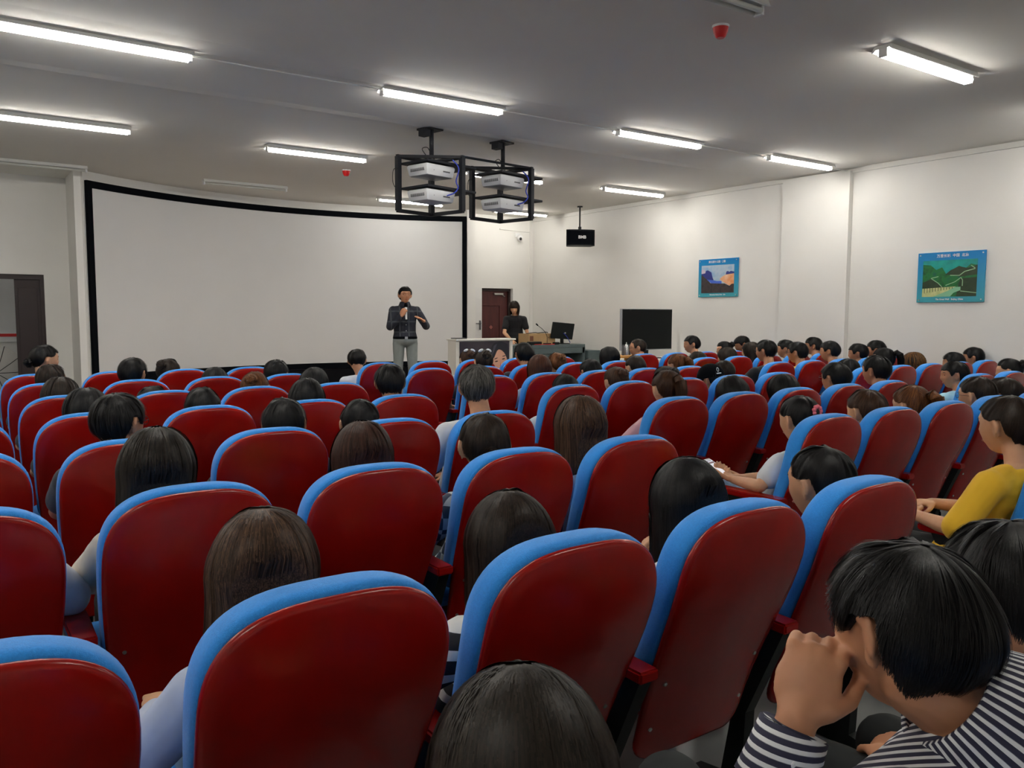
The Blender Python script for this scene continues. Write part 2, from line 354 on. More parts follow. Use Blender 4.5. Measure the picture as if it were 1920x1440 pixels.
# ------------------------------------------------------------------ projector cages
def make_projector():
    t = thing('projector', '', 'projector')
    bm = bmesh.new(); box(bm, (-.21, -.16, -.135), (.21, .16, -.012), bev=.024)
    for v in bm.verts:
        if v.co.z < -.08: v.co.x *= .93; v.co.y *= .92
    build('projector_body', bm, MAT['proj'], t, auto=35)
    bm = bmesh.new()
    for i in range(12): box(bm, (-.206, -.11+i*.018, -.088), (-.196, -.101+i*.018, -.03))
    for i in range(12): box(bm, (.196, -.11+i*.018, -.088), (.206, -.101+i*.018, -.03))
    build('vent_grille', bm, MAT['projdark'], t)
    bm = bmesh.new()
    for i in range(6): box(bm, (-.14+i*.026, -.154, -.05), (-.124+i*.026, -.147, -.038))
    ball(bm, (-.10, -.150, -.075), (.009,.004,.009), 10, 6); box(bm, (.03, -.154, -.085), (.13, -.147, -.065)); box(bm, (.05, -.154, -.05), (.12, -.147, -.035))
    build('connector_panel', bm, MAT['projdark'], t)
    bm = bmesh.new(); tube(bm, [(.08, .14, -.06), (.08, .19, -.06)], [.045, .04], 20); build('projector_lens', bm, MAT['black'], t, auto=40)
    return t
def copy_tree(o, parent=None):
    c = o.copy(); COL.objects.link(c)
    if parent: c.parent = parent
    for ch in KIDS.get(o.name, []): copy_tree(ch, c)
    return c
KIDS = {}
def index_kids():
    KIDS.clear()
    for o in bpy.data.objects:
        if o.parent: KIDS.setdefault(o.parent.name, []).append(o)
def cage(x, y, lab, side):
    t = thing('projector_cage', lab, 'mounting frame', (x, y, H), R(14), 'projector cages')
    s = .24; zt, zb = -.29, -.86
    bm = bmesh.new(); box(bm, (-.1,-.1,-.02), (.1,.1,0)); box(bm, (-.12,-.05,-.09), (-.04,.05,-.02)); build('ceiling_plate', bm, MAT['cage'], t)
    bm = bmesh.new(); tube(bm, [(.02,0,-.02), (.02,0,zt)], .024, 16); build('mounting_pole', bm, MAT['cage'], t, smooth=True)
    for ax, ay in ((s,-s), (s,s), (-s,s)):
        bm = bmesh.new(); box(bm, (ax-.026, ay-.026, zb), (ax+.026, ay+.026, zt), bev=.002)
        build('cage_post', bm, MAT['cage'], t)
    for z in (zt, zb):
        for p, q in (((s,-s),(s,s)), ((-s,s),(s,s))):
            bm = bmesh.new(); box(bm, (min(p[0],q[0])-.018, min(p[1],q[1])-.018, z-.018), (max(p[0],q[0])+.018, max(p[1],q[1])+.018, z+.018)); build('cage_rail', bm, MAT['cage'], t)
    bm = bmesh.new(); obox(bm, M.Translation((0,0,zt)) @ M.Rotation(R(-45),4,'Z'), (2*s*1.41,.036,.03)); build('cage_rail', bm, MAT['cage'], t)
    for z in (-.37, -.63):
        bm = bmesh.new(); box(bm, (-.22, -.2, z-.012), (.50, .22, z+.012), bev=.003); build('cage_shelf', bm, MAT['cage'], t)
    bm = bmesh.new()
    for i in range(14): box(bm, (s-.006, -s-.024, zb+.05+i*.036), (s+.006, -s-.021, zb+.062+i*.036))
    build('post_holes', bm, MAT['bolt'], t)
    return t
cg1 = cage(2.00, 7.40, 'left black steel cage holding two projectors, hung from the ceiling', -1)
cg2 = cage(3.00, 7.52, 'right black steel cage holding two projectors, hung from the ceiling', 1)
pj = make_projector(); index_kids()
first = True
for (x, y, nm) in ((2.00, 7.40, 'left'), (3.00, 7.52, 'right')):
    for z, wh in ((-.382, 'upper'), (-.642, 'lower')):
        o = pj if first else copy_tree(pj); first = False
        o.location = (x, y-.02, H+z); o.rotation_euler = (0,0,R(14))
        tag(o, f'{wh} of the two silver projectors in the {nm} cage', 'projector', 'projectors in the ceiling cages')
def cable(pts, r, m, lab, name='cable', grp=None, bez=True):
    bm = bmesh.new()
    if bez:
        P = [V(p) for p in pts]; out = []
        for i in range(len(P)-1):
            p0, p1, p2, p3 = P[max(i-1,0)], P[i], P[i+1], P[min(i+2,len(P)-1)]
            for k in range(6):
                t = k/6; out.append(.5*((2*p1)+(p2-p0)*t+(2*p0-5*p1+4*p2-p3)*t*t+(3*p1-p0-3*p2+p3)*t**3))
        out.append(P[-1]); pts = out
    tube(bm, pts, r, 6); o = build(name, bm, m, smooth=True); tag(o, lab, 'cable', grp); return o
for (cx, cy, nm) in ((2.00, 7.40, 'left'), (3.00, 7.52, 'right')):
    A = lambda x, y, z: V((cx, cy, H)) + M.Rotation(R(14), 3, 'Z') @ V((x, y, z))
    cable([A(.14,-.20,-.33), A(.17,-.26,-.42), A(.15,-.24,-.55), A(.17,-.25,-.62), A(.12,-.24,-.68), A(.06,-.19,-.71)], .007, MAT['cable'], f'blue cable bundle tied to the post of the {nm} cage')
    cable([A(-.10,-.05,-.30), A(-.16,-.05,-.24), A(-.04,0,-.20), A(.03,.02,-.25), A(.08,0,-.33)], .005, MAT['blackcable'], f'black cable looping over the top of the {nm} cage')
    cable([A(-.24,.24,-.42), A(-.34,.20,-.45), A(-.33,.22,-.58), A(-.24,.24,-.66)], .004, MAT['blackcable'], f'thin black lead looping outside the {nm} cage')
bm = bmesh.new()
tube(bm, [(2.30, 7.225, H-.285), (3.28, 7.345, H-.285)], .014, 6); tube(bm, [(2.19, 7.69, H-.285), (2.70, 7.695, H-.285)], .014, 6)
o = build('connecting_rail', bm, MAT['cage']); tag(o, 'pair of thin black rails joining the two projector cages', 'rail')

# ------------------------------------------------------------------ hanging loudspeaker, dome camera
t = thing('loudspeaker', 'black loudspeaker with white logo hanging near the right wall', 'speaker', (7.22, 11.25, H), R(-30))
bm = bmesh.new(); prism(bm, [(-.26,-.10),(-.20,-.14),(0,-.16),(.20,-.14),(.26,-.10),(.22,.13),(-.22,.13)], -.72, -.43, axis='z'); build('speaker_cabinet', bm, MAT['blackmetal'], t)
bm = bmesh.new(); prism(bm, [(-.245,-.115),(-.20,-.146),(0,-.166),(.20,-.146),(.245,-.115),(.2,-.11),(-.2,-.11)], -.70, -.45, axis='z'); build('speaker_grille', bm, MAT['black'], t)
bm = bmesh.new(); tube(bm, [(0,0,0),(0,0,-.02)], .05, 14); tube(bm, [(0,0,-.02),(0,0,-.38)], .014, 10); box(bm, (-.025,-.03,-.44), (.025,.03,-.37)); build('speaker_bracket', bm, MAT['blackmetal'], t)
text('BMB', .075, MAT['white'], t, (.02,-.168,-.57), (R(90),0,0), bold=.002)
t = thing('security_camera', 'small white dome camera on the front wall corner', 'camera', (7.28, YF, 3.12))
bm = bmesh.new(); box(bm, (-.06,-.04,-.02), (.06,0,.06), bev=.006); tube(bm, [(0,-.03,0),(0,-.08,-.03)], .03, 12); build('camera_mount', bm, MAT['white'], t, auto=40)
bm = bmesh.new(); ball(bm, (0,-.11,-.045), .06, 20, 12); build('camera_housing', bm, MAT['white'], t, smooth=True)
bm = bmesh.new(); ball(bm, (-.02,-.155,-.06), (.03,.02,.03), 14, 8); build('camera_lens', bm, MAT['eye'], t, smooth=True)
bm = bmesh.new(); tube(bm, [(6.85,YF-.012,3.24),(7.62,YF-.012,3.22)], .012, 6); tube(bm, [(7.60,YF-.012,ST),(7.60,YF-.012,H)], .012, 6)
o = build('cable_conduit', bm, MAT['wall']); tag(o, 'white cable conduit running along the corner of the front wall', 'conduit')

# ------------------------------------------------------------------ pictures on the right wall
def lerp(a, b, t): return tuple(a[i]+(b[i]-a[i])*t for i in range(3))
def gradmat(name, c0, c1, z0, z1, rough=.25):
    m = mat(name, c0, rough); b = m.node_tree.nodes['Principled BSDF']
    tc = nn(m,'ShaderNodeTexCoord'); sp = nn(m,'ShaderNodeSeparateXYZ'); mr = nn(m,'ShaderNodeMapRange'); mr.inputs[1].default_value=z0; mr.inputs[2].default_value=z1
    mx = nn(m,'ShaderNodeMix'); mx.data_type='RGBA'; mx.inputs[6].default_value=(*c0,1); mx.inputs[7].default_value=(*c1,1)
    lk(m,tc.outputs['Object'],sp.inputs[0]); lk(m,sp.outputs[2],mr.inputs[0]); lk(m,mr.outputs[0],mx.inputs[0]); lk(m,mx.outputs[2],b.inputs['Base Color']); return m
def picmat(name, *cols, scale=6, stretch=(1,1,1)):
    m = mat(name, cols[0], .3); b = m.node_tree.nodes['Principled BSDF']
    tc = nn(m,'ShaderNodeTexCoord'); mp = nn(m,'ShaderNodeMapping'); mp.inputs['Scale'].default_value=stretch
    nz = nn(m,'ShaderNodeTexNoise'); nz.inputs['Scale'].default_value=scale; nz.inputs['Detail'].default_value=6
    rp = nn(m,'ShaderNodeValToRGB'); n=len(cols)
    while len(rp.color_ramp.elements)<n: rp.color_ramp.elements.new(.5)
    for i,c in enumerate(cols): rp.color_ramp.elements[i].position=.3+.4*i/(n-1); rp.color_ramp.elements[i].color=(*c,1)
    lk(m,tc.outputs['Object'],mp.inputs[0]); lk(m,mp.outputs[0],nz.inputs['Vector']); lk(m,nz.outputs['Fac'],rp.inputs[0]); lk(m,rp.outputs[0],b.inputs['Base Color']); return m
# local frame of a picture: x to the viewer's right, z up, facing -y ; layers are inked shapes a hair apart
def layer(bm, pts, k, mi): 
    f = bm.faces.new([bm.verts.new((x, -.0105-.0002*k, z)) for x, z in pts]); f.material_index = mi
def picture(y0, y1, z0, z1, lab):
    t = thing('wall_picture', lab, 'picture', (XR-.012, (y0+y1)/2, (z0+z1)/2), R(-90), 'blue bordered pictures on the right wall')
    hw, hh = (y1-y0)/2, (z1-z0)/2
    bm = bmesh.new(); box(bm, (-hw,-.01,-hh), (hw,.01,hh), bev=.002); build('picture_board', bm, gradmat('picture_blue_border', (.05,.33,.40), (.0,.20,.52), -hh*.9, hh*.9), t)
    bm = bmesh.new()
    for sx in (-1,1):
        for sz in (-1,1): tube(bm, [(sx*(hw-.03),-.01,sz*(hh-.03)),(sx*(hw-.03),-.018,sz*(hh-.03))], .008, 10)
    build('picture_screws', bm, MAT['bolt'], t); return t, hw, hh
# (rotation -90 deg puts local x along -y world, i.e. to the viewer's right)
t, hw, hh = picture(4.35, 5.155, 1.705, 2.31, 'wide picture of a green mountain range with a stone wall, right side')
ms = [picmat('print_sea_green', (.0,.22,.20), (.0,.38,.33), scale=8), picmat('print_green', (.003,.05,.02), (.01,.16,.03), (.0,.10,.06), scale=14), picmat('print_dark', (.01,.03,.01), (.03,.05,.02), scale=12),
      picmat('print_stone', (.45,.50,.20), (.62,.62,.30), scale=20), mat('print_path', (.22,.50,.30), .4), mat('print_wall', (.30,.50,.28), .4)]
bm = bmesh.new(); a, b, c, d = -.335, .315, -.235, .205
layer(bm, [(a,c),(b,c),(b,d),(a,d)], 0, 0)
layer(bm, [(a,c),(b,c),(b,.13),(.24,.15),(.18,.10),(.10,.13),(.02,.085),(-.05,.04),(-.10,.12),(-.17,.09),(-.24,.15),(a,.16)], 1, 1)
layer(bm, [(-.06,.03),(.0,.08),(.10,.125),(.20,.10),(b,.135),(b,.02),(.12,.0),(.02,.02)], 2, 2)
layer(bm, [(a,-.13),(a,-.06),(-.22,-.015),(-.10,-.10),(-.06,-.13)], 2, 2)
layer(bm, [(.12,-.02),(b,-.01),(b,c),(.08,c),(.10,-.12)], 3, 2)
layer(bm, [(a,c),(-.18,c),(.02,-.165),(.09,-.12),(.09,-.13),(.13,-.13),(.13,-.19),(.02,-.19),(.03,c+.005),(-.18,c),(-.02,-.12),(a,-.135)][:1]+[(-.20,c),(.05,-.165),(.07,-.115),(-.05,-.12),(a,-.135)], 4, 3)
layer(bm, [(-.20,c),(.01,c),(.05,-.19),(.13,-.16),(.13,-.12),(.06,-.12),(-.02,-.165)], 5, 4)
for i in range(11):
    x = -.31+i*.034; h0 = .075-.004*i; zb = -.135-.0*i
    layer(bm, [(x,zb-h0*.75+.002*i),(x+.007,zb-h0*.75+.002*i),(x+.007,zb+.004+.001*i),(x,zb+.004+.001*i)], 6, 2)
for P in ([(-.23,-.01),(-.14,.01)], [(-.23,-.01),(-.14,-.07),(-.09,-.12)], [(-.05,-.10),(.06,-.06),(.13,-.01)], [(0,.02),(.11,.015),(.17,.06),(.29,.09)], [(.13,-.01),(.15,-.04),(.15,-.11)], [(.13,-.17),(b,-.195)], [(.24,.13),(.29,.095)]):
    for (xa,za),(xb,zb) in zip(P,P[1:]):
        n_ = V((-(zb-za),0,xb-xa)).normalized()*.0045
        layer(bm, [(xa-n_.x,za-n_.z),(xb-n_.x,zb-n_.z),(xb+n_.x,zb+n_.z),(xa+n_.x,za+n_.z)], 7, 5)
bmesh.ops.recalc_face_normals(bm, faces=bm.faces[:])
build('picture_print', bm, ms, t)
text('万里长城  中国  北京', .042, MAT['white'], t, (.02,-.012,.255), (R(90),0,0), .0005, 'picture_title', bold=.0006)
text('The Great Wall   Beijing, China', .026, MAT['white'], t, (0,-.012,-.267), (R(90),0,0), .0005, 'picture_caption', bold=.0006)
t, hw, hh = picture(7.97, 8.765, 1.825, 2.42, 'left picture showing a valley with blue and orange cliffs')
ms = [picmat('print_sky', (.10,.32,.62), (.45,.55,.65), (.25,.45,.65), scale=5), mat('print_blue_cliff', (.02,.03,.22), .4), picmat('print_forest', (.008,.008,.012), (.05,.035,.035), (.02,.02,.02), scale=10),
      picmat('print_orange_cliff', (.75,.22,.04), (.85,.55,.35), scale=9), mat('print_mist', (.05,.13,.60), .4), mat('print_pale_cloud', (.62,.50,.60), .4)]
bm = bmesh.new(); a, b, c, d = -.335, .325, -.235, .20
layer(bm, [(a,c),(b,c),(b,d),(a,d)], 0, 0)
layer(bm, [(a,.14),(-.26,.13),(-.25,.06),(a,.04)], 1, 5)
layer(bm, [(a,.07),(-.26,.08),(-.24,.12),(-.20,.125),(-.13,.09),(-.10,0),(-.08,-.03),(-.2,-.06),(a,-.05)], 2, 1)
layer(bm, [(.16,.04),(.17,.09),(.20,.10),(.23,.085),(.26,.10),(b,.085),(b,.02)], 2, 1)
layer(bm, [(.04,-.02),(.10,.02),(.16,.045),(b,.06),(b,-.13),(.22,-.12),(.12,-.07)], 3, 3)
layer(bm, [(-.22,-.02),(-.08,-.035),(-.02,-.05),(.08,-.05),(.08,-.10),(-.1,-.10)], 4, 4)
layer(bm, [(a,c),(b,c),(b,-.10),(.28,-.10),(.24,-.13),(.14,-.09),(.05,-.09),(-.05,-.085),(-.14,-.08),(-.22,-.02),(a,.06)], 5, 2)
bmesh.ops.recalc_face_normals(bm, faces=bm.faces[:])
build('picture_print', bm, ms, t)
text('黄石国家公园  美国', .040, MAT['white'], t, (-.02,-.012,.25), (R(90),0,0), .0005, 'picture_title', bold=.0006)
text('Yellowstone National Park   USA', .024, MAT['white'], t, (0,-.012,-.262), (R(90),0,0), .0005, 'picture_caption', bold=.0006)

# ------------------------------------------------------------------ lecture podium with poster
t = thing('podium', 'white lectern desk with a poster of a face on its front', 'podium', (3.90, 10.0, ST))
bm = bmesh.new(); box(bm, (-.05,-.03,.945), (1.02,.27,.97), bev=.004); build('podium_top', bm, MAT['podium'], t)
bm = bmesh.new(); box(bm, (-.04,.0,0), (.0,.24,.945)); box(bm, (.94,.0,0), (.98,.24,.945)); box(bm, (0,.02,0), (.94,.05,.945)); box(bm, (0,.05,.3), (.94,.24,.33)); build('podium_body', bm, MAT['podium'], t)
ms = [picmat('print_dark_room', (.035,.03,.045), (.07,.055,.065), scale=3), mat('print_hair', (.025,.025,.035), .4), picmat('print_face', (.62,.30,.20), (.72,.42,.30), scale=4), mat('print_lips', (.60,.16,.14), .4), mat('print_eye', (.03,.015,.015), .4), mat('print_shirt', (.75,.75,.78), .4), mat('print_highlight', (.09,.09,.12), .4)]
def lay2(pts, k, mi):
    f = bm.faces.new([bm.verts.new((x, .018-.0003*k, z)) for x, z in pts]); f.material_index = mi
def oval(cx, cz, rx, rz, n=28, rot=0): return [(cx+rx*cos(2*pi*i/n)*cos(rot)-rz*sin(2*pi*i/n)*sin(rot), cz+rx*cos(2*pi*i/n)*sin(rot)+rz*sin(2*pi*i/n)*cos(rot)) for i in range(n)]
bm = bmesh.new()
lay2([(.03,.02),(.93,.02),(.93,.93),(.03,.93)], 0, 0)
lay2([(.52,.55),(.55,.78),(.64,.90),(.78,.93),(.90,.88),(.93,.70),(.92,.55),(.86,.40),(.62,.38)], 1, 1)
lay2(oval(.76,.60,.135,.205,32,.25), 2, 2)
lay2([(.58,.62),(.60,.82),(.72,.90),(.90,.86),(.91,.72),(.86,.80),(.77,.83),(.70,.78),(.65,.68)], 3, 1)
lay2([(.70,.33),(.80,.42),(.93,.36),(.93,.10),(.60,.10)], 1, 5)
lay2(oval(.69,.62,.030,.010,16,.15), 4, 4); lay2(oval(.82,.655,.030,.010,16,.15), 4, 4)
lay2(oval(.68,.665,.036,.007,16,.3), 4, 4); lay2(oval(.83,.70,.036,.007,16,.2), 4, 4)
lay2(oval(.765,.50,.032,.016,16,.2), 4, 3); lay2([(.745,.54),(.775,.545),(.765,.62),(.755,.56)], 3, 3)
lay2([(.70,.36),(.73,.46),(.70,.52),(.66,.46),(.62,.36)], 5, 2)
lay2([(.60,.70),(.64,.86),(.70,.89),(.66,.80)], 5, 6)
bmesh.ops.recalc_face_normals(bm, faces=bm.faces[:])
o = build('poster', bm, ms, t); o['label'] = 'poster of a dark-haired face looking down'
bm = bmesh.new(); box(bm, (3.90, 10.05, ST+.971), (4.08, 10.22, ST+.985), bev=.002); o = build('notebook', bm, MAT['projdark']); tag(o, 'thin dark notebook lying on the white podium top', 'notebook')

# ------------------------------------------------------------------ grey multimedia desk and what stands on it
t = thing('multimedia_desk', 'long grey steel console desk at the front right', 'desk', (5.72, 11.2, ST))
bm = bmesh.new(); box(bm, (0,0,.74), (1.62,.75,.80), bev=.006); build('desk_top', bm, MAT['greysteel'], t)
bm = bmesh.new(); box(bm, (0,.03,0), (.04,.75,.74)); box(bm, (1.56,.0,0), (1.62,.75,.74)); box(bm, (0,.70,0), (1.6,.75,.74)); box(bm, (.9,.03,0), (.94,.7,.74)); box(bm, (0,0,.64), (1.6,.04,.74)); build('desk_body', bm, MAT['greysteel'], t)
for i in range(2):
    bm = bmesh.new(); box(bm, (.05+i*.43, .01, .04), (.46+i*.43, .035, .63), bev=.004); d = build('cabinet_door', bm, MAT['greysteel'], t)
    bm = bmesh.new(); tube(bm, [(.40+i*.1, .0, .5), (.40+i*.1, .012, .5)], .01, 10); build('door_lock', bm, MAT['bolt'], d)
bm = bmesh.new(); box(bm, (1.0,.1,.02), (1.5,.68,.05)); box(bm, (1.0,.66,.05), (1.5,.69,.62)); build('open_bay', bm, MAT['black'], t)
t = thing('steel_cabinet', 'low grey steel cabinet right of the console desk', 'cabinet', (7.37, 11.15, ST))
bm = bmesh.new(); box(bm, (0,0,0), (.29,.5,.68), bev=.004); build('cabinet_body', bm, MAT['greysteel'], t)
bm = bmesh.new(); box(bm, (.01,-.012,.03), (.28,0,.65), bev=.003); d = build('cabinet_door', bm, MAT['greysteel'], t)
bm = bmesh.new(); tube(bm, [(.04,-.02,.45),(.04,-.012,.45)], .01, 8); build('door_lock', bm, MAT['bolt'], d)
DZ = ST+.80
t = thing('computer_monitor', 'black flat monitor seen from behind on the grey desk', 'monitor', (7.04, 11.5, DZ), R(4))
bm = bmesh.new(); obox(bm, M.Translation((0,0,.24)) @ M.Rotation(R(8),4,'X') @ M.Rotation(R(4),4,'Y'), (.54,.03,.30), bev=.008); build('monitor_panel', bm, MAT['blackmetal'], t)
bm = bmesh.new(); box(bm, (-.03,.0,.01), (.03,.03,.16)); box(bm, (-.12,-.08,0), (.12,.08,.012), bev=.004); build('monitor_stand', bm, MAT['blackmetal'], t)
bm = bmesh.new(); ball(bm, (.05,-.02,.2), (.022,.006,.014), 10, 6); build('monitor_badge', bm, MAT['bolt'], t)
cable([(7.03,11.46,DZ+.2), (7.10,11.44,DZ+.13), (7.16,11.42,DZ+.02)], .006, MAT['cable'], 'blue video lead hanging behind the monitor')
t = thing('cardboard_box', 'brown cardboard box on the grey desk beside the monitor', 'box', (6.31, 11.55, DZ))
bm = bmesh.new(); box(bm, (0,0,0), (.60,.33,.19), bev=.002); build('box_carton', bm, MAT['card'], t)
bm = bmesh.new(); 
for x in (.05,.45): tube(bm, [(x,-.001,.12),(x,.002,.12)], .012, 8)
box(bm, (.02,-.002,.06), (.10,-.0005,.15)); build('box_print', bm, mat('box_ink', (.16,.06,.03), .8), t)
cable([(6.35,11.7,DZ+.195), (6.5,11.62,DZ+.21), (6.62,11.7,DZ+.2), (6.74,11.6,DZ+.215), (6.86,11.72,DZ+.2)], .008, MAT['blackcable'], 'tangle of dark cable lying on top of the cardboard box')
t = thing('desk_microphone', 'gooseneck microphone rising from the grey desk beside the standing woman', 'microphone', (6.52, 11.28, DZ))
bm = bmesh.new(); box(bm, (-.06,-.05,0), (.06,.05,.03), bev=.01); build('microphone_base', bm, MAT['blackmetal'], t)
bm = bmesh.new(); tube(bm, [(0,0,.03),(.0,0,.14),(-.04,0,.22),(-.12,0,.29),(-.22,0,.35)], .005, 8); build('gooseneck', bm, MAT['blackmetal'], t)
bm = bmesh.new(); tube(bm, [(-.21,0,.345),(-.25,0,.375)], .012, 10); build('microphone_head', bm, MAT['black'], t)
for x, y, a, b, h, lab in ((6.25, 11.30, .26,.12,.06, 'black control box on the grey desk beside the microphone'), (6.72, 11.28, .11,.09,.045, 'small black telephone-like device between the box and the monitor')):
    t2 = bmesh.new(); box(t2, (x-a/2,y-b/2,DZ), (x+a/2,y+b/2,DZ+h), bev=.015); o = build('desk_device', t2, MAT['blackmetal'], auto=40); tag(o, lab, 'device')
cable([(6.15,11.26,DZ+.008), (6.35,11.22,DZ+.01), (6.55,11.22,DZ+.008), (6.65,11.24,DZ+.01)], .006, MAT['red'], 'red lead lying along the front edge of the grey desk')

# ------------------------------------------------------------------ television on its table, second table with bottle
t = thing('television', 'large black flat television on a low pale table by the right wall', 'television', (6.95, 9.2, .84))
bm = bmesh.new(); box(bm, (-.555,-.02,.135), (.555,.03,.795), bev=.004); build('television_body', bm, MAT['tvframe'], t)
bm = bmesh.new(); box(bm, (-.545,-.026,.15), (.545,-.019,.787)); build('television_screen', bm, MAT['tv'], t)
bm = bmesh.new(); box(bm, (-.22,-.13,0), (.22,.13,.015), bev=.004); box(bm, (-.05,.0,.015), (.05,.03,.2)); build('television_stand', bm, MAT['blackmetal'], t)
def table(x, y, w_, d_, h, m, lab):
    t = thing('table', lab, 'table', (x, y, 0))
    bm = bmesh.new(); box(bm, (-w_/2,-d_/2,h-.035), (w_/2,d_/2,h), bev=.004); build('table_top', bm, m, t)
    for sx in (-1,1):
        for sy in (-1,1):
            bm = bmesh.new(); box(bm, (sx*(w_/2-.05)-.025, sy*(d_/2-.05)-.025, 0), (sx*(w_/2-.05)+.025, sy*(d_/2-.05)+.025, h-.035)); build('leg', bm, m, t)
table(6.98, 9.15, 1.15, .55, .84, MAT['podium'], 'pale low table carrying the television')
table(6.05, 8.80, .55, .36, .93, MAT['orange'], 'orange-brown wooden table with a steel flask on it')
t = thing('flask', 'tall pointed white and steel flask on the orange-brown table', 'flask', (6.15, 8.8, .93))
bm = bmesh.new(); tube(bm, [(0,0,0),(0,0,.12),(0,0,.155),(0,0,.17)], [.034,.032,.024,.01], 16); build('flask_body', bm, MAT['bottle'], t, auto=40)
bm = bmesh.new(); tube(bm, [(0,0,.17),(0,0,.195)], [.009,.006], 12); build('flask_cap', bm, MAT['bottle'], t)
for dx, dy, lab in ((-.055, -.02, 'dark bottle left of the steel flask'), (.055, .03, 'dark bottle right of the steel flask')):
    bm = bmesh.new(); tube(bm, [(0,0,0),(0,0,.12),(0,0,.14),(0,0,.16)], [.024,.024,.012,.011], 12); o = build('bottle', bm, MAT['projdark'], auto=40); o.location = (6.15+dx*1.5, 8.8+dy, .93); tag(o, lab, 'bottle')
bm = bmesh.new(); tube(bm, [(0,0,0),(0,0,.08)], [.03,.033], 14); o = build('cup', bm, MAT['white']); o.location = (6.285,8.76,.93); tag(o, 'pale cup beside the flask on the orange-brown table', 'cup')

# ------------------------------------------------------------------ corridor beyond the left doorway
t = thing('notice_board', 'white notice board with red strips on the corridor wall', 'notice board', (-1.72, 15.6, 1.05))
bm = bmesh.new(); box(bm, (-.32,-.02,0), (.5,0,1.15), bev=.003); build('board_panel', bm, MAT['white'], t)
bm = bmesh.new(); box(bm, (-.24,-.024,.09), (.45,-.02,.14)); box(bm, (-.17,-.024,.34), (-.06,-.02,.52)); build('board_print', bm, MAT['red'], t)
t = thing('umbrella', 'open umbrella with thin dark ribs standing in the doorway', 'umbrella', (-1.74, 14.2, .62))
bm = bmesh.new(); n = 10
C0 = bm.verts.new((0,.0,0)); rim = []
for i in range(n): a = 2*pi*i/n; rim.append(bm.verts.new((.42*cos(a), .20, .42*sin(a))))
mid = [bm.verts.new((.24*cos(2*pi*i/n), .06, .24*sin(2*pi*i/n))) for i in range(n)]
for i in range(n): bm.faces.new((C0, mid[i], mid[(i+1)%n])); bm.faces.new((mid[i], rim[i], rim[(i+1)%n], mid[(i+1)%n]))
build('umbrella_canopy', bm, mat('clear_plastic', (.6,.55,.5), .3, alpha=.25), t)
for i in range(n):
    a = 2*pi*i/n; bm = bmesh.new(); tube(bm, [(0,-.004,0),(.24*cos(a),.056,.24*sin(a)),(.42*cos(a),.196,.42*sin(a))], .005, 5); build('umbrella_rib', bm, MAT['black'], t)
bm = bmesh.new(); tube(bm, [(0,-.06,.0),(0,.6,-.55)], .008, 8); build('umbrella_shaft', bm, MAT['black'], t)

# ------------------------------------------------------------------ auditorium chairs
def pl(x, tab):
    if x <= tab[0][0]: return tab[0][1]
    for (a, b), (c, d) in zip(tab, tab[1:]):
        if x <= c: return b+(d-b)*(x-a)/(c-a)
    return tab[-1][1]
YBK = [(.27,.232),(.36,.205),(.45,.178),(.55,.140),(.65,.097),(.75,.053),(.82,.027),(.88,.010),(.95,.0),(1.05,-.004)]
def yb(z):                                  # smooth back line of the reclined S-shaped shell
    return sum(pl(z+d, YBK) for d in (-.04,-.02,0,.02,.04))/5
def outline(top, bot, wid, wb, n=16, pw=2.85, corner=.06):
    """right half of the outline from top centre to bottom centre, then mirrored"""
    zs = .82; h = []
    for i in range(n+1):
        t = (i/n)*pi/2; h.append((wid*sin(t)**(2/pw), zs+(top-zs)*cos(t)**(2/pw)))
    for i in range(1, 9):
        z = zs-(zs-(bot+corner))*i/8; s = (zs-z)/(zs-bot); h.append((wid+(wb-wid)*(s*s*(3-2*s)), z))
    for i in range(1, 6):
        t = (i/5)*pi/2; h.append((wb-corner+corner*cos(t), bot+corner-corner*sin(t)))
    return h + [(-x, z) for x, z in h[::-1] if x > 1e-6]
def shell(bm, out, layers, cz=.72):
    """layers: (scale of the outline towards the centre line, inset, y offset)"""
    rings = []
    for s, ins, yo in layers:
        r_ = []
        for i, (x, z) in enumerate(out):
            L = sqrt(x*x+(z-cz)**2) or 1
            k = s*(1-ins/L); xx, zz = x*k, cz+(z-cz)*k
            y = yo(zz, xx) if callable(yo) else yo
            r_.append(bm.verts.new((xx, yb(zz)+y+.35*xx*xx, zz)))
        rings.append(r_)
    n = len(out)
    for a, b in zip(rings, rings[1:]):
        for i in range(n): bm.faces.new((a[i], a[(i+1)%n], b[(i+1)%n], b[i]))
    for r_, sgn in ((rings[0], 1), (rings[-1], -1)):
        c = V((0,0,0))
        for v in r_: c += v.co
        c /= n; vc = bm.verts.new(c)
        for i in range(n): bm.faces.new((r_[(i+1)%n], r_[i], vc) if sgn > 0 else (r_[i], r_[(i+1)%n], vc))
    bmesh.ops.recalc_face_normals(bm, faces=bm.faces[:])
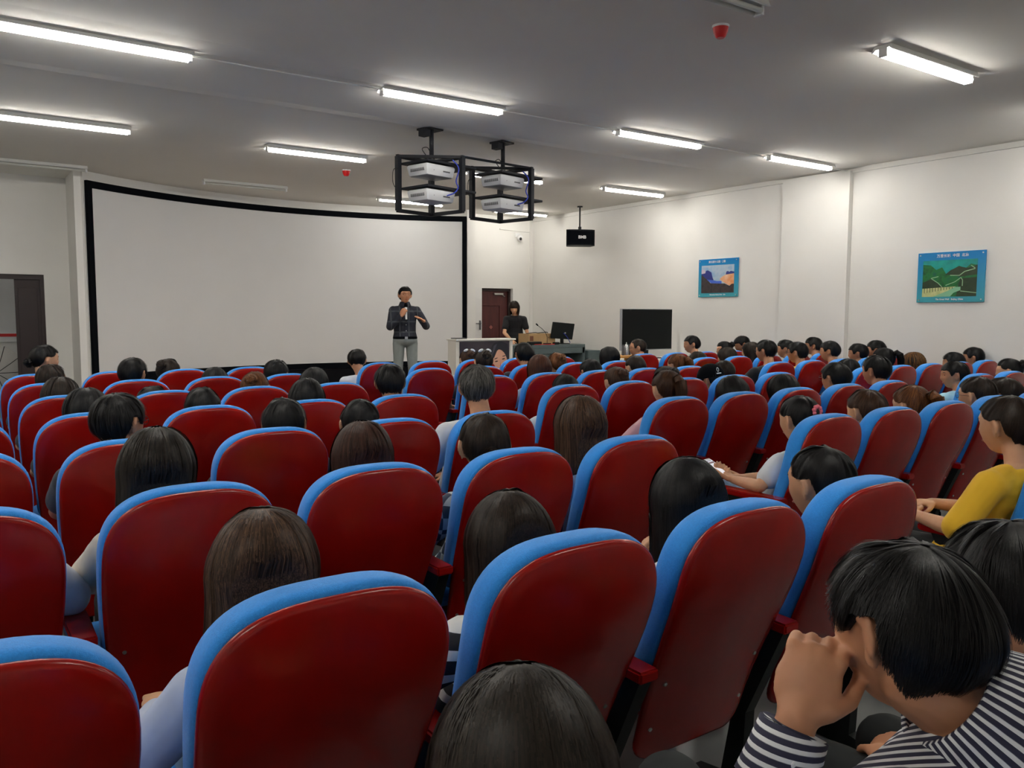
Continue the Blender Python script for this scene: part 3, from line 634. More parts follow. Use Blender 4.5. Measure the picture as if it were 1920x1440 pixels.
def make_chair():
    t = thing('auditorium_chair', '', 'chair')
    bm = bmesh.new(); o1 = outline(1.032, .290, .247, .212)
    shell(bm, o1, [(.15,0,0),(.4,0,0),(.65,0,0),(.85,0,0),(1,.014,0),(1,.005,.0025),(1,0,.009),(1,0,.015),(1,.004,.021),(.85,0,.022),(.5,0,.022),(.2,0,.022)])
    p = build('back_panel', bm, MAT['wood'], t, smooth=True)
    for sx in (-1, 1):
        for z in (.40, .55):
            bm = bmesh.new(); x = sx*.183; y = yb(z)+.35*x*x
            tube(bm, [(x, y+.002, z), (x, y-.003, z-.001)], [.0065,.0055], 12); build('bolt', bm, MAT['bolt'], p)
    bm = bmesh.new(); o2 = outline(1.043, .50, .252, .236, corner=.05)
    th = lambda z: .066 + .026*min(1, max(0, (z-.55)/.35))
    shell(bm, o2, [(.5,0,.023),(.9,0,.023),(1,.012,.023),(1,.003,.030),(1,0,.045),(1,.0,lambda z,x:.02+th(z)*.6),(1,.004,lambda z,x:.02+th(z)*.88),(1,.016,lambda z,x:.02+th(z)),(1,.032,lambda z,x:.023+th(z)),
                   (.80,.02,lambda z,x:.035+th(z)),(.5,0,lambda z,x:.03+th(z)),(.2,0,lambda z,x:.03+th(z))])
    build('back_cushion', bm, MAT['fabric'], t, smooth=True)
    bm = bmesh.new(); box(bm, (-.235,.27,.405), (.235,.68,.485), bev=.03); build('seat', bm, MAT['fabric'], t, smooth=True)
    bm = bmesh.new(); box(bm, (-.225,.30,.385), (.225,.67,.404), bev=.008); build('seat_shell', bm, MAT['wood'], t, auto=40)
    return t
def arm_parts(t, x):
    bm = bmesh.new(); prism(bm, [(x-.033,.10),(x+.033,.10),(x+.036,.30),(x+.033,.50),(x+.018,.535),(x-.018,.535),(x-.033,.50),(x-.036,.30)], .600, .632, axis='z')
    bmesh.ops.bevel(bm, geom=bm.edges[:], offset=.006, segments=2, affect='EDGES')
    build('armrest', bm, MAT['wood'], t, auto=35)
    bm = bmesh.new(); prism(bm, [(.115,.600),(.47,.600),(.45,.56),(.26,.50),(.285,.36),(.34,.05),(.46,.03),(.46,0),(.16,0),(.16,.03),(.255,.05),(.245,.30),(.18,.45)], x-.022, x+.022, axis='x')
    build('arm_support', bm, MAT['blackmetal'], t)
master = make_chair(); arm_parts(master, -.29)
lastc = make_chair(); arm_parts(lastc, -.29); arm_parts(lastc, .29)      # seats that end a block on its right
index_kids()
def seat_xy(r, c): return (c*.58+(.14 if (r, c) == (1, 1) else 0)+(.765 if c > 0 else 0)+(.22 if c >= 6 else 0), r*1.038-(.12 if r == 0 else 0))
ORD = {1:'first',2:'second',3:'third',4:'fourth',5:'fifth',6:'sixth',7:'seventh',8:'eighth'}
PEOPLE = [
(1, -3, -1.79, 1.278, 1.145, 'long', 'brown2', 'f', 'ltblue', 'long-brown-haired person in pale blue shirt in the nearest row, by the left edge', {}),
(1, -2, -1.171, 1.278, 1.107, 'long', 'darkbrown', 'f', 'bwstripe', 'person with long wavy hair and black and white striped top, nearest row', {}),
(1, -1, -0.535, 1.278, 1.129, 'long', 'black', 'f', 'white', 'person with straight black shoulder-length hair and white shirt, hand at the face, nearest row', {'arms': 'chin'}),
(1, 0, 0.111, 1.278, 1.105, 'lowbun', 'black', 'f', 'navy', 'person with slicked dark hair and bare ear looking left, nearest row beside the aisle', {'yaw': 28, 'face': 1}),
(1, 1, 1.427, 1.278, 1.207, 'tied', 'darkbrown', 'f', 'yellow', 'person in bright yellow T-shirt with clasped hands at the right edge', {'arms': 'clasp', 'face': 1, 'yaw': 6, 'short': 1}),
(2, -3, -1.787, 2.316, 1.192, 'long', 'dark2', 'f', 'cream', 'person with very long straight dark hair, second row near the left', {}),
(2, -2, -1.101, 2.316, 1.162, 'long', 'brown3', 'f', 'green', 'person with long reddish-brown hair and a green sleeve, second row', {}),
(2, -1, -0.579, 2.316, 1.155, 'lowbun', 'darkbrown', 'f', 'plaid', 'person with low dark bun, earring and grey plaid shirt, second row', {'glasses': 1}),
(2, 0, -0.09, 2.316, 1.201, 'long', 'brown2', 'f', 'white', 'person with waist-length brown straight hair and white shirt, second row by the aisle', {'len': 0.5}),
(2, 1, 1.429, 2.316, 1.116, 'tied', 'black', 'f', 'white', 'person in white shirt holding a phone, pink hair tie, right of the aisle', {'arms': 'phone', 'face': 1, 'tie': 'pink', 'yaw': 8}),
(2, 2, 2.049, 2.316, 1.12, 'lowbun', 'brown', 'f', 'navy', 'brown-haired person with tied hair and bare ear behind the white-shirted phone user', {'face': 1}),
(2, 3, 2.531, 2.316, 1.123, 'pony', 'auburn', 'f', 'grey', 'person with orange-brown ponytail held by a black tie, third from the aisle on the right', {}),
(2, 4, 3.335, 2.316, 1.143, 'lowbun', 'darkbrown', 'f', 'grey', 'dark-brown-haired person in glasses looking left, near the right edge, second row', {'face': 1, 'glasses': 1}),
(2, 5, 3.71, 2.316, 1.121, 'short', 'darkbrown', 'f', 'navy', 'person with smooth dark hair at the right edge behind the bespectacled one', {}),
(3, -3, -1.731, 3.354, 1.211, 'short', 'black', 'm', 'dark', 'person with spiky black hair and thin glasses, third row at the left', {'glasses': 1, 'yaw': -40, 'face': 1}),
(3, -2, -1.027, 3.354, 1.15, 'short', 'black', 'm', 'dark', 'person with thick full black hair just above the chair back, third row centre left', {}),
(3, -1, -0.643, 3.354, 1.124, 'tied', 'black', 'f', 'dark', 'person with black hair and a small clip, third row centre', {}),
(3, 0, 0.037, 3.354, 1.272, 'short', 'grey', 'm', 'white', 'grey-haired person with both ears showing and a white shirt, beside the aisle', {}),
(3, 1, 1.481, 3.354, 1.192, 'pony', 'brown', 'f', 'pink', 'person with high brown ponytail and pink top, right of the aisle', {'face': 1}),
(3, 2, 2.113, 3.354, 1.126, 'bob', 'black', 'f', 'ltblue', 'black-haired person bending down over a raised hand behind the tall chair', {'pitch': -25, 'arms': 'chin'}),
(3, 3, 2.664, 3.354, 1.119, 'bob', 'black', 'f', 'dark', 'person with smooth shoulder-length black bob, third row right of the aisle', {}),
(3, 4, 3.302, 3.354, 1.186, 'short', 'black', 'm', 'white', 'person with black hair and glasses in a white shirt looking left, third row right', {'glasses': 1, 'face': 1}),
(3, 5, 3.848, 3.354, 1.225, 'short', 'black', 'm', 'maroon', 'person with short black hair and bare neck looking left, third row far right', {'face': 1}),
(3, 7, 5.088, 3.354, 1.142, 'short', 'black', 'm', 'cyan', 'young person in pale cyan T-shirt, face turned to the left, near the right edge', {'yaw': 48, 'face': 1}),
(3, 9, 6.122, 3.354, 1.137, 'bun', 'black', 'f', 'dark', 'person with curly black pinned-up hair at the far right edge', {}),
(4, -3, -1.721, 4.392, 1.153, 'bob', 'black', 'f', 'dark', 'person with rounded black hair, fourth row at the left', {}),
(4, -2, -1.137, 4.392, 1.128, 'lowbun', 'black', 'f', 'dark', 'person with loosely tied black hair, fourth row left of centre', {}),
(4, -1, -0.527, 4.392, 1.154, 'bob', 'black', 'f', 'dark', 'person with sleek black bob, fourth row centre left', {}),
(4, 0, 0.03, 4.392, 1.225, 'short', 'black', 'm', 'dark', 'person with short black hair and both ears showing, fourth row by the aisle', {'ears': 1}),
(4, 1, 1.475, 4.392, 1.101, 'tied', 'black', 'f', 'white', 'person with low black hair and pale shirt behind the aisle chair, fourth row', {}),
(4, 2, 1.979, 4.392, 1.14, 'bun', 'brown', 'f', 'royal', 'person with brown bun and royal blue top, fourth row right of the aisle', {'face': 1}),
(4, 3, 2.522, 4.392, 1.127, 'bun', 'darkbrown', 'f', 'dark', 'dark-haired person hidden behind the high brown ponytail', {}),
(4, 4, 3.067, 4.392, 1.118, 'cap', 'black', 'm', 'dark', 'person in black baseball cap with white print', {'pitch': -15, 'yaw': 30}),
(4, 5, 3.677, 4.772, 1.124, 'buzz', 'darkbrown', 'm', 'red', 'person in bright pink-red shirt leaning far forward', {'pitch': -30, 'lean': 1}),
(4, 7, 5.068, 4.392, 1.118, 'lowbun', 'black', 'f', 'dark', 'person with dark hair partly behind the white-shirted glasses wearer', {}),
(4, 8, 5.694, 4.392, 1.213, 'pony', 'black', 'f', 'dark', 'person with black ponytail and hair clip, fourth row right, near the wall', {}),
(4, 9, 6.262, 4.392, 1.155, 'bob', 'ombre', 'f', 'dark', 'person with dark hair lightening to orange at the sides, right', {'face': 1}),
(4, 10, 7.115, 4.392, 1.136, 'short', 'black', 'm', 'dark', 'person with cropped black hair looking left, right of the orange-tinted hair', {'face': 1}),
(4, 11, 7.56, 4.392, 1.182, 'short', 'black', 'm', 'dark', 'person with short black hair against the wall, topmost of the right-edge group', {'face': 1}),
(5, -3, -1.738, 5.43, 1.143, 'bob', 'darkbrown', 'f', 'dark', 'person with short dark brown hair, fifth row at the far left', {}),
(5, -2, -1.203, 5.43, 1.061, 'short', 'black', 'f', 'dark', 'person of whom only the crown of black hair shows, fifth row left', {}),
(5, -1, -0.521, 5.43, 1.132, 'bun', 'auburn', 'f', 'dark', 'person with auburn bun and a hand beside the head, fifth row', {'arms': 'temple'}),
(5, 0, -0.085, 5.43, 1.148, 'bob', 'black', 'f', 'dark', 'person with shiny black hair, fifth row centre left', {}),
(5, 2, 2.001, 5.43, 1.193, 'long', 'auburn2', 'f', 'denim', 'person with long auburn hair and pale denim jacket, right of the aisle', {'len': 0.3}),
(5, 3, 2.594, 5.43, 1.134, 'short', 'black', 'm', 'dark', 'person with short black hair and an ear showing, right of the auburn-haired one', {'face': 1}),
(5, 4, 3.16, 5.43, 1.154, 'lowbun', 'darkbrown', 'f', 'dark', 'person with shoulder-length dark brown hair in front of the television', {}),
(5, 5, 3.737, 5.43, 1.156, 'pony', 'auburn', 'f', 'dark', 'person with orange-brown ponytail just right of the television', {}),
(5, 7, 5.116, 5.43, 1.276, 'short', 'black', 'm', 'black', 'person with thick black hair, glasses and black T-shirt, right section', {'glasses': 1, 'face': 1}),
(5, 8, 5.676, 5.43, 1.244, 'short', 'black', 'm', 'yellow', 'person with black hair, glasses and yellow T-shirt, right section', {'glasses': 1, 'face': 1}),
(5, 9, 6.295, 5.43, 1.247, 'short', 'black', 'm', 'dark', 'person with black bowl-cut hair looking left, before the wall pillar', {'face': 1}),
(5, 10, 6.875, 5.43, 1.205, 'short', 'black', 'm', 'dark', 'person with black hair looking left, right of the pillar', {'face': 1}),
(5, 11, 7.264, 5.43, 1.239, 'short', 'black', 'm', 'dark', 'person with round black hair against the white wall, behind the ponytail wearer', {}),
(6, -3, -1.698, 6.468, 1.173, 'buzz', 'darkbrown', 'm', 'dark', 'person with cropped brown hair, sixth row at the far left', {}),
(6, -2, -1.142, 6.468, 1.201, 'short', 'black', 'm', 'dark', 'person with short black hair in front of the screen frame, sixth row left', {}),
(6, -1, -0.527, 6.468, 1.106, 'bob', 'black', 'f', 'dark', 'person with flat black hair barely above the chair back, sixth row', {}),
(6, 0, -0.018, 6.468, 1.153, 'short', 'black', 'm', 'dark', 'person with round black cropped hair before the screen, sixth row by the aisle', {}),
(6, 2, 2.075, 6.468, 1.196, 'bun', 'darkbrown', 'f', 'dark', 'person with dark bun and white bow hair clip in front of the poster', {'tie': 'white'}),
(6, 3, 2.572, 6.468, 1.257, 'short', 'black', 'm', 'dark', 'person with tall black hair and bare neck beside the poster of a face', {'face': 1}),
(6, 4, 2.997, 6.468, 1.142, 'bun', 'auburn', 'f', 'dark', 'person with orange-brown hair in front of the grey desk', {}),
(6, 5, 3.74, 6.468, 1.191, 'long', 'black', 'f', 'dark', 'person with long straight black hair left of the television', {'len': 0.25}),
(6, 7, 5.166, 6.468, 1.105, 'short', 'darkbrown', 'f', 'dark', 'low dark-haired person below the upright one right of the television', {}),
(6, 8, 5.694, 6.468, 1.147, 'bob', 'darkbrown', 'f', 'dark', 'person with dark brown hair below the curly-haired one', {}),
(6, 9, 6.149, 6.468, 1.206, 'long', 'darkbrown', 'f', 'dark', 'person with long dark hair beside the black T-shirt wearer', {'len': 0.3}),
(6, 10, 6.852, 6.468, 1.223, 'short', 'black', 'm', 'navy', 'person with short black hair looking left, left of the yellow T-shirt wearer', {'face': 1}),
(6, 11, 7.453, 6.468, 1.251, 'short', 'black', 'm', 'maroon', 'person with faded short haircut and dark red collar before the pillar', {'face': 1}),
(7, -3, -1.647, 7.506, 1.276, 'lowbun', 'black', 'f', 'black', 'person with smooth black hair looking right beside the open dark door', {'yaw': -40, 'face': 1}),
(7, -1, -0.666, 7.506, 1.132, 'bun', 'darkbrown', 'f', 'dark', 'person with small brown bun in front of the screen, front row left', {}),
(7, 1, 1.259, 7.686, 1.168, 'short', 'black', 'm', 'white2', 'person in white shirt leaning forward before the screen, front row', {'pitch': -30, 'lean': 1, 'yaw': 10}),
(7, 3, 2.532, 7.506, 1.148, 'bun', 'brown', 'f', 'white', 'person with brown bun and white bow, front row before the poster', {'tie': 'white', 'face': 1}),
(7, 7, 5.158, 7.506, 1.234, 'buzz', 'darkbrown', 'm', 'dark', 'person with shaved hair and glasses in front of the television', {'face': 1, 'glasses': 1, 'yaw': 40}),
(7, 9, 6.175, 7.506, 1.264, 'short', 'black', 'm', 'dark', 'person with bowl-cut black hair in profile right of the television', {'face': 1, 'yaw': 35}),
(7, 10, 6.848, 7.506, 1.173, 'bun', 'black', 'f', 'dark', 'person with curly pinned black hair, front row on the right', {'face': 1, 'yaw': 30}),
(7, 11, 7.226, 7.506, 1.245, 'short', 'black', 'm', 'dark', 'person with black hair looking down, front row on the right', {'face': 1, 'pitch': -25, 'yaw': 35}),
]
occ = {(p[0], p[1]): p for p in PEOPLE}
SEATS = [(0,-3),(0,-2),(0,-1)] + [(r,c) for r in range(1,8) for c in range(-4,1)] + [(1,1)] + [(r,c) for r in range(2,9) for c in range(1,12) if c != 6]
SKIP = {(2,6),(2,7),(2,8),(2,9),(2,10),(2,11),(3,10),(3,11)} | {(8,c) for c in range(1,12)}
used = set()
for r, c in SEATS:
    if (r, c) in SKIP: continue
    end = c in (0, 5)
    src = lastc if end else master
    if src not in used: o = src; used.add(src)
    else:
        o = src.copy(); COL.objects.link(o)
        for ch in KIDS[src.name]:
            d = ch.copy(); COL.objects.link(d); d.parent = o
            if r <= 3:
                for g in KIDS.get(ch.name, []): e_ = g.copy(); COL.objects.link(e_); e_.parent = d
    x, y = seat_xy(r, c); o.location = (x, y-.06, 0)
    if c <= 0:
        k = 1-c; blk = 'left block'; pos = 'by the aisle' if k == 1 else ORD[k]+' from the aisle'
    elif c <= 5: k = c; blk = 'middle block'; pos = 'by the aisle' if k == 1 else ORD[k]+' from the aisle'
    else: k = c-6; blk = 'far right block'; pos = ORD[k]+' from its left end'
    row = 'row beside the camera' if r == 0 else ORD[r]+' row'
    who = ', occupied' if (r, c) in occ or r == 0 else ', empty'
    o['label'] = f'blue and red chair, {row}, {blk}, {pos}'
    o['category'] = 'chair'; o['group'] = 'blue padded auditorium chairs with red wooden backs'

# ------------------------------------------------------------------ people
random.seed(5)
LAB = bpy.data.scenes.new('remesh_bench')          # a bench scene for remeshing, removed at the end
BENCH = bpy.data.objects.new('remesh_bench', bpy.data.meshes.new('remesh_bench')); LAB.collection.objects.link(BENCH)
RM = BENCH.modifiers.new('r', 'REMESH'); RM.mode = 'VOXEL'; RM.use_smooth_shade = True
SM = BENCH.modifiers.new('s', 'SMOOTH'); SM.factor = .5
def voxel(bm, size, smooth=2, wr=0):
    bm.to_mesh(BENCH.data); bm.free()
    RM.voxel_size = size; SM.iterations = smooth
    BENCH.data.update(); LAB.view_layers[0].update()
    out = bpy.data.meshes.new_from_object(BENCH.evaluated_get(LAB.view_layers[0].depsgraph))
    if wr:
        n = len(out.vertices); co = [0.0]*(3*n); nr = [0.0]*(3*n)
        out.vertices.foreach_get('co', co); out.vertices.foreach_get('normal', nr)
        for i in range(0, 3*n, 3):
            x, y, z = co[i:i+3]; k = wr*(noise.noise(V((x*9+3, y*9+1, z*9+7)))+.6*noise.noise(V((x*22, y*22, z*9))))
            co[i] += nr[i]*k; co[i+1] += nr[i+1]*k; co[i+2] += nr[i+2]*k
        out.vertices.foreach_set('co', co); out.update()
    return out
def smooth_step(a, b, x): t = min(1, max(0, (x-a)/(b-a))); return t*t*(3-2*t)
def head_shape(bm, hm, face=1):
    """skull with jaw, brow, nose, lips and ears; hm is the head matrix (local +y = face)"""
    U, W = 40, 28; rows = []
    for j in range(W+1):
        th = pi*j/W; row = []
        for i in range(U):
            ph = 2*pi*i/U; x, y, z = sin(th)*sin(ph), sin(th)*cos(ph), cos(th)
            f = max(0, y)
            rx, ry, rz = .078, .096, .098 if z > 0 else .118
            X = rx*x; Y = ry*y; Z = rz*z + .012
            if z < 0:
                k = smooth_step(0, 1, -z); X *= 1-.34*k
                if y < 0: Y *= 1-.42*k
                else: Y = Y*(1-.10*k)+.016*k
            Y -= .010*smooth_step(-.2, 1, z)*(y < 0)
            # brow, eye sockets, cheeks, nose, mouth, chin
            if y > .2:
                ax = abs(X)
                Y += .004*exp(-((Z-.032)/.012)**2)*(ax < .055)
                Y -= .009*exp(-((Z-.012)/.013)**2 - ((ax-.032)/.018)**2)
                Y += .004*exp(-((Z+.02)/.02)**2 - ((ax-.045)/.018)**2)
                Y += .013*exp(-((Z+.020)/.014)**2 - (ax/.011)**2) + .008*exp(-((Z-.0)/.022)**2 - (ax/.009)**2)
                Y += .006*exp(-((Z+.056)/.010)**2 - (ax/.024)**2)
                Y += .007*exp(-((Z+.092)/.014)**2 - (ax/.022)**2)
            row.append(bm.verts.new(hm @ V((X, Y, Z))))
            if j in (0, W): break
        rows.append(row)
    for a, b in zip(rows, rows[1:]):
        for i in range(U):
            q = [a[i % len(a)], a[(i+1) % len(a)], b[(i+1) % len(b)], b[i % len(b)]]
            q = list(dict.fromkeys(q))
            if len(q) > 2: bm.faces.new(q)
    for s in (-1, 1):
        em = hm @ M.Translation((s*.078, -.006, -.004)) @ M.Rotation(R(s*22), 4, 'Z') @ M.Rotation(R(-8), 4, 'X')
        for c, r_ in (((0,0,.008), (.007,.020,.028)), ((0,.003,-.020), (.008,.012,.016)), ((s*.009,-.012,.006), (.006,.011,.029)), ((s*.009,-.002,.026), (.006,.014,.009))):
            ball(bm, em @ V(c), r_, 14, 10, em)
def hand_shape(bm, wrist, d, nrm, curl=.3, side=1, sc=1.0):
    """palm, four bent fingers of different length and a thumb off the side of the palm"""
    d = V(d).normalized(); nrm = V(nrm); nrm = (nrm - d*nrm.dot(d)).normalized(); s = d.cross(nrm).normalized()*side
    wrist = V(wrist); pc = wrist + d*.045*sc
    pm = M((s, d, nrm)).transposed().to_4x4()
    ball(bm, pc, (.040*sc, .052*sc, .017*sc), 14, 10, pm)
    ball(bm, wrist + d*.012*sc, (.028*sc, .030*sc, .020*sc), 12, 8, pm)
    for k, (off, ln, ex) in enumerate(((-.029,.070,0),(-.010,.079,.05),(.010,.073,.10),(.028,.058,.18))):
        p = wrist + d*.082*sc + s*off*sc; dirv = (d + s*off*1.2).normalized(); pts = [wrist + d*.05*sc + s*off*.8*sc, p]; a = 0
        for seg, fr in enumerate((.45, .30, .25)):
            a += (curl*(1+ex))*(1.1 if seg else .8)
            v = dirv*cos(a) - nrm*sin(a); p = p + v*ln*fr*sc; pts.append(p)
        limb(bm, pts, [.0095*sc, .0095*sc, .0088*sc, .0080*sc, .0070*sc], 10)
    b0 = wrist + d*.022*sc - s*.030*sc; tdir = (d*.75 - s*.65 - nrm*(.2+.5*min(1,curl))).normalized()
    b1 = b0 + tdir*.036*sc; b2 = b1 + (tdir+d*.35+s*.35*min(1,curl)).normalized()*.030*sc; b3 = b2 + (tdir+d*.5+s*.6*min(1,curl)).normalized()*.022*sc
    limb(bm, [wrist+d*.012*sc-s*.014*sc, b0, b1, b2, b3], [.016*sc, .014*sc, .0112*sc, .0098*sc, .0080*sc], 10)
def loft(bm, st, n=20):
    rings = []
    for c, rx, ry in st: rings.append([bm.verts.new(V(c)+V((rx*cos(2*pi*i/n), ry*sin(2*pi*i/n), 0))) for i in range(n)])
    for a, b in zip(rings, rings[1:]):
        for i in range(n): bm.faces.new((a[i], a[(i+1)%n], b[(i+1)%n], b[i]))
    bm.faces.new(rings[0][::-1]); bm.faces.new(rings[-1])
def torso(bm, hip, nb, g=0, sex='f', sc=1.0):
    hip, nb = V(hip), V(nb); sh = .185 if sex == 'm' else .168
    def at(t, back=0): p = hip.lerp(nb, t); p.y += back; return p
    bow = .02
    st = [(hip+V((0,0,-.09)), .12*sc, .09*sc), (at(0), .165*sc, .115*sc), (at(.18,-bow), .150*sc, .105*sc), (at(.38,-bow*1.2), (.142 if sex=='f' else .150)*sc, .100*sc),
          (at(.60,-bow), .158*sc, .110*sc), (at(.76,-.4*bow), .168*sc, .104*sc), (at(.87), .150*sc, .085*sc), (at(.95), .095*sc, .066*sc), (at(1.02), .060*sc, .056*sc)]
    loft(bm, [(c, a+g, b+g) for c, a, b in st])
    for s in (-1, 1):
        limb(bm, [at(.86)+V((s*.05,0,0)), at(.83)+V((s*sh*.9*sc,0,0))], [.062*sc+g, .058*sc+g], 14)
def default_arms(S, hip, nb, sc, spread=.222):
    A = {}
    for k, s in (('L', -1), ('R', 1)):
        sh = V(hip).lerp(V(nb), .83) + V((s*S*sc, 0, 0))
        el = V((V(hip).x+s*spread, V(hip).y+.03, .70)); wr = V((V(hip).x+s*.075, V(hip).y+.235, .60))
        A[k] = dict(sh=sh, el=el, wr=wr, d=V((-s*.55,.75,-.15)), n=V((0,0,1)), curl=.35)
    return A
UPV = V((0,0,1))
def hair_fn(style, sex, ln, E, C, seed):
    """returns P(phi,t,off): point on the hair mass; phi 0 = face side, t 0..1 crown to tip; plus per-phi strand length"""
    tilt = .02 if style in ('long', 'bob') else .26; a = V((0, -sin(tilt), cos(tilt))); f = V((0, cos(tilt), sin(tilt))); r = V((1,0,0))
    rnd = seed*7.13
    def zline(p):
        q = abs((p+pi) % (2*pi) - pi)                       # 0 front .. pi back
        fr = {'short': .052, 'buzz': .072, 'bob': .030, 'long': .045, 'cap': .05}.get(style, .060)
        nape = {'short': -.084, 'buzz': -.055, 'cap': -.06}.get(style, -.078)
        tab = [(0, fr), (.75, fr+.004), (1.05, .034), (1.30, .026), (1.72, .030), (1.98, -.022), (2.5, nape+.012), (pi, nape)]
        if style in ('short', 'buzz', 'cap'): tab = [(0, fr), (.75, fr+.002), (.98, .036), (1.12, .004), (1.27, .002), (1.36, .030), (1.70, .030), (1.88, -.030), (2.25, nape+.008), (pi, nape)]
        if style in ('bob', 'long'): tab = [(0, fr), (.62, fr-.004), (.85, .0), (1.0, -.012), (2.2, -.018), (pi, -.02)]
        return pl(q, tab)+.005*noise.noise(V((p*7, seed, 2)))*(style not in ('bob', 'long'))
    def drop(p):
        if style not in ('bob', 'long'): return 0
        q = abs((p+pi) % (2*pi) - pi)
        base = .125 if style == 'bob' else ln+.08
        return base*smooth_step(.80, 1.25, q)*(1+.08*noise.noise(V((p*3, seed, 0))))
    cache = {}
    def thmax(p):
        k = round(p, 2) % 6.29
        if k not in cache:
            th = .6; zl = zline(p)
            while th < 2.75:
                dv = a*cos(th) + (f*cos(p)+r*sin(p))*sin(th)
                if (C+V((dv.x*E.x, dv.y*E.y, dv.z*E.z))).z < zl: break
                th += .02
            cache[k] = th
        return cache[k]
    def P(p, t, off=0):
        tm = thmax(p); dr = drop(p); arc_ = tm*.105; tot = arc_+dr; s = t*tot
        lump = .0065*noise.noise(V((2.2*cos(p)+rnd, 2.2*sin(p), t*2.5)))+.0045*noise.noise(V((6*cos(p)+rnd, 6*sin(p), t*2)))*smooth_step(.05, .35, t)
        th = min(tm, s/.105)
        dv = a*cos(th) + (f*cos(p)+r*sin(p))*sin(th)
        k = 1+(lump*min(1, th/.5)+off)/.09-.022*exp(-(th/.35)**2)
        if style in ('bob', 'long') and th > 1.1: k *= 1+.05*smooth_step(1.1, 1.8, th)
        elif th > 1.5: k *= 1-.075*smooth_step(1.5, 2.3, th)
        q = C+V((dv.x*E.x*k, dv.y*E.y*k, dv.z*E.z*k))
        if s > arc_ and dr > 0:
            e = s-arc_; u = e/max(dr, .01)
            q.z -= e
            pull = .05*min(1, u*2) if style == 'long' else .22*u*u
            q.x *= 1-pull+(.12*u if style == 'long' else 0); q.y = q.y*(1-pull*.6)-.02*u*(style == 'long')
            if style == 'long': q.x += .010*sin(u*5+p*3+seed)*u; q.y += .006*sin(u*6+p*5)*u
        return q
    return P
def make_hair(style, sex, hm, ln=.22, seed=0, dense=1, puff=1.0, backrest=False):
    bm = bmesh.new(); uvl = bm.loops.layers.uv.new('UVMap')
    wd = {'short': (.091,.109,.104), 'buzz': (.0845,.103,.099), 'cap': (.087,.105,.101), 'bob': (.094,.110,.106), 'long': (.094,.111,.106)}.get(style, (.087,.106,.103))
    E = V(wd)*puff; C = V((0, -.008, .014))
    P = hair_fn(style, sex, ln, E, C, seed)
    NP = 72 if dense > 1 else 40; NT = 22 if style == 'long' else 14
    rows = []
    for j in range(NT+1):
        rows.append([bm.verts.new(hm @ P(2*pi*i/NP, j/NT)) for i in range(NP)])
    inner = [bm.verts.new(hm @ (C+(P(2*pi*i/NP, 1)-C)*.90)) for i in range(NP)]
    top = bm.verts.new(hm @ P(0, 0, 0))
    for a, b, j in [(rows[j], rows[j+1], j) for j in range(1, NT)]+[(rows[NT], inner, NT)]:
        for i in range(NP):
            fc = bm.faces.new((a[i], a[(i+1)%NP], b[(i+1)%NP], b[i]))
            for l, (u, v_) in zip(fc.loops, ((i, j), (i+1, j), (i+1, j+1), (i, j+1))): l[uvl].uv = (u/NP, v_/NT)
    for i in range(NP):
        fc = bm.faces.new((top, rows[1][(i+1)%NP], rows[1][i]))
    bmesh.ops.delete(bm, geom=rows[0], context='VERTS')
    def ribbon(pts, wds, uu):
        vs = []
        for k, q in enumerate(pts):
            d = (pts[min(k+1, len(pts)-1)]-pts[max(0, k-1)]); d = d.normalized() if d.length > 1e-6 else UPV
            n_ = (q-C); n_ = n_-d*n_.dot(d); s_ = d.cross(n_).normalized() if n_.length > 1e-6 else V((1,0,0))
            vs.append((bm.verts.new(hm @ (q-s_*wds[k])), bm.verts.new(hm @ (q+s_*wds[k]))))
        for k in range(len(vs)-1):
            fc = bm.faces.new((vs[k][0], vs[k][1], vs[k+1][1], vs[k+1][0]))
            for l, v_ in zip(fc.loops, (k, k, k+1, k+1)): l[uvl].uv = (uu, v_/len(vs))
    rr = random.Random(seed*31+7)
    nst = int({'short': 420, 'buzz': 260}.get(style, 330)*dense*(1.3 if dense >= 9 else 1))
    nseg = 18 if style == 'long' else 11
    wdt = .0026 if dense <= 1 else .0014 if dense < 9 else .0009
    for s in range(nst):
        p = rr.uniform(0, 2*pi); t0 = rr.uniform(.03, .5) if style in ('short', 'buzz') else rr.uniform(.03, .35)
        t1 = min(1.04, t0+rr.uniform(.4, .75)) if style in ('short', 'buzz') else 1.0+rr.uniform(-.06, .05)
        off = rr.uniform(.0003, .0042 if dense < 9 else .0024); cv = rr.uniform(-.12, .12); fl = rr.uniform(0, .008) if style in ('short',) else rr.uniform(0, .003)
        pts = [P(p+cv*(k/nseg), t0+(t1-t0)*k/nseg, off+fl*(k/nseg)**2) for k in range(nseg+1)]
        ribbon(pts, [wdt*(1-.75*(k/nseg)**2) for k in range(nseg+1)], p/(2*pi)+rr.uniform(-.35, .35))
    def tuft(pts, rad, nrib, m=.9):
        pts = [V(q) for q in pts]; n0 = len(bm.faces)
        rings = tube(bm, pts, rad, 14)
        bm.faces.ensure_lookup_table()
        for fc in bm.faces[n0:]:
            for l in fc.loops: l[uvl].uv = (l.vert.co.x*6+l.vert.co.y*6, l.vert.co.z*3)
        for rg in rings:
            for v in rg: v.co = hm @ v.co
        for s in range(nrib):
            a_ = rr.uniform(0, 2*pi); rb = []
            for k, q in enumerate(pts):
                d = (pts[min(k+1,len(pts)-1)]-pts[max(0,k-1)]).normalized(); x_, y_ = frame(d)
                rb.append(q+(x_*cos(a_+.15*k)+y_*sin(a_+.15*k))*(rad[k]+.0015+.003*rr.random()))
            ribbon(rb, [.0022]*len(rb), a_/6.28)
    B = E
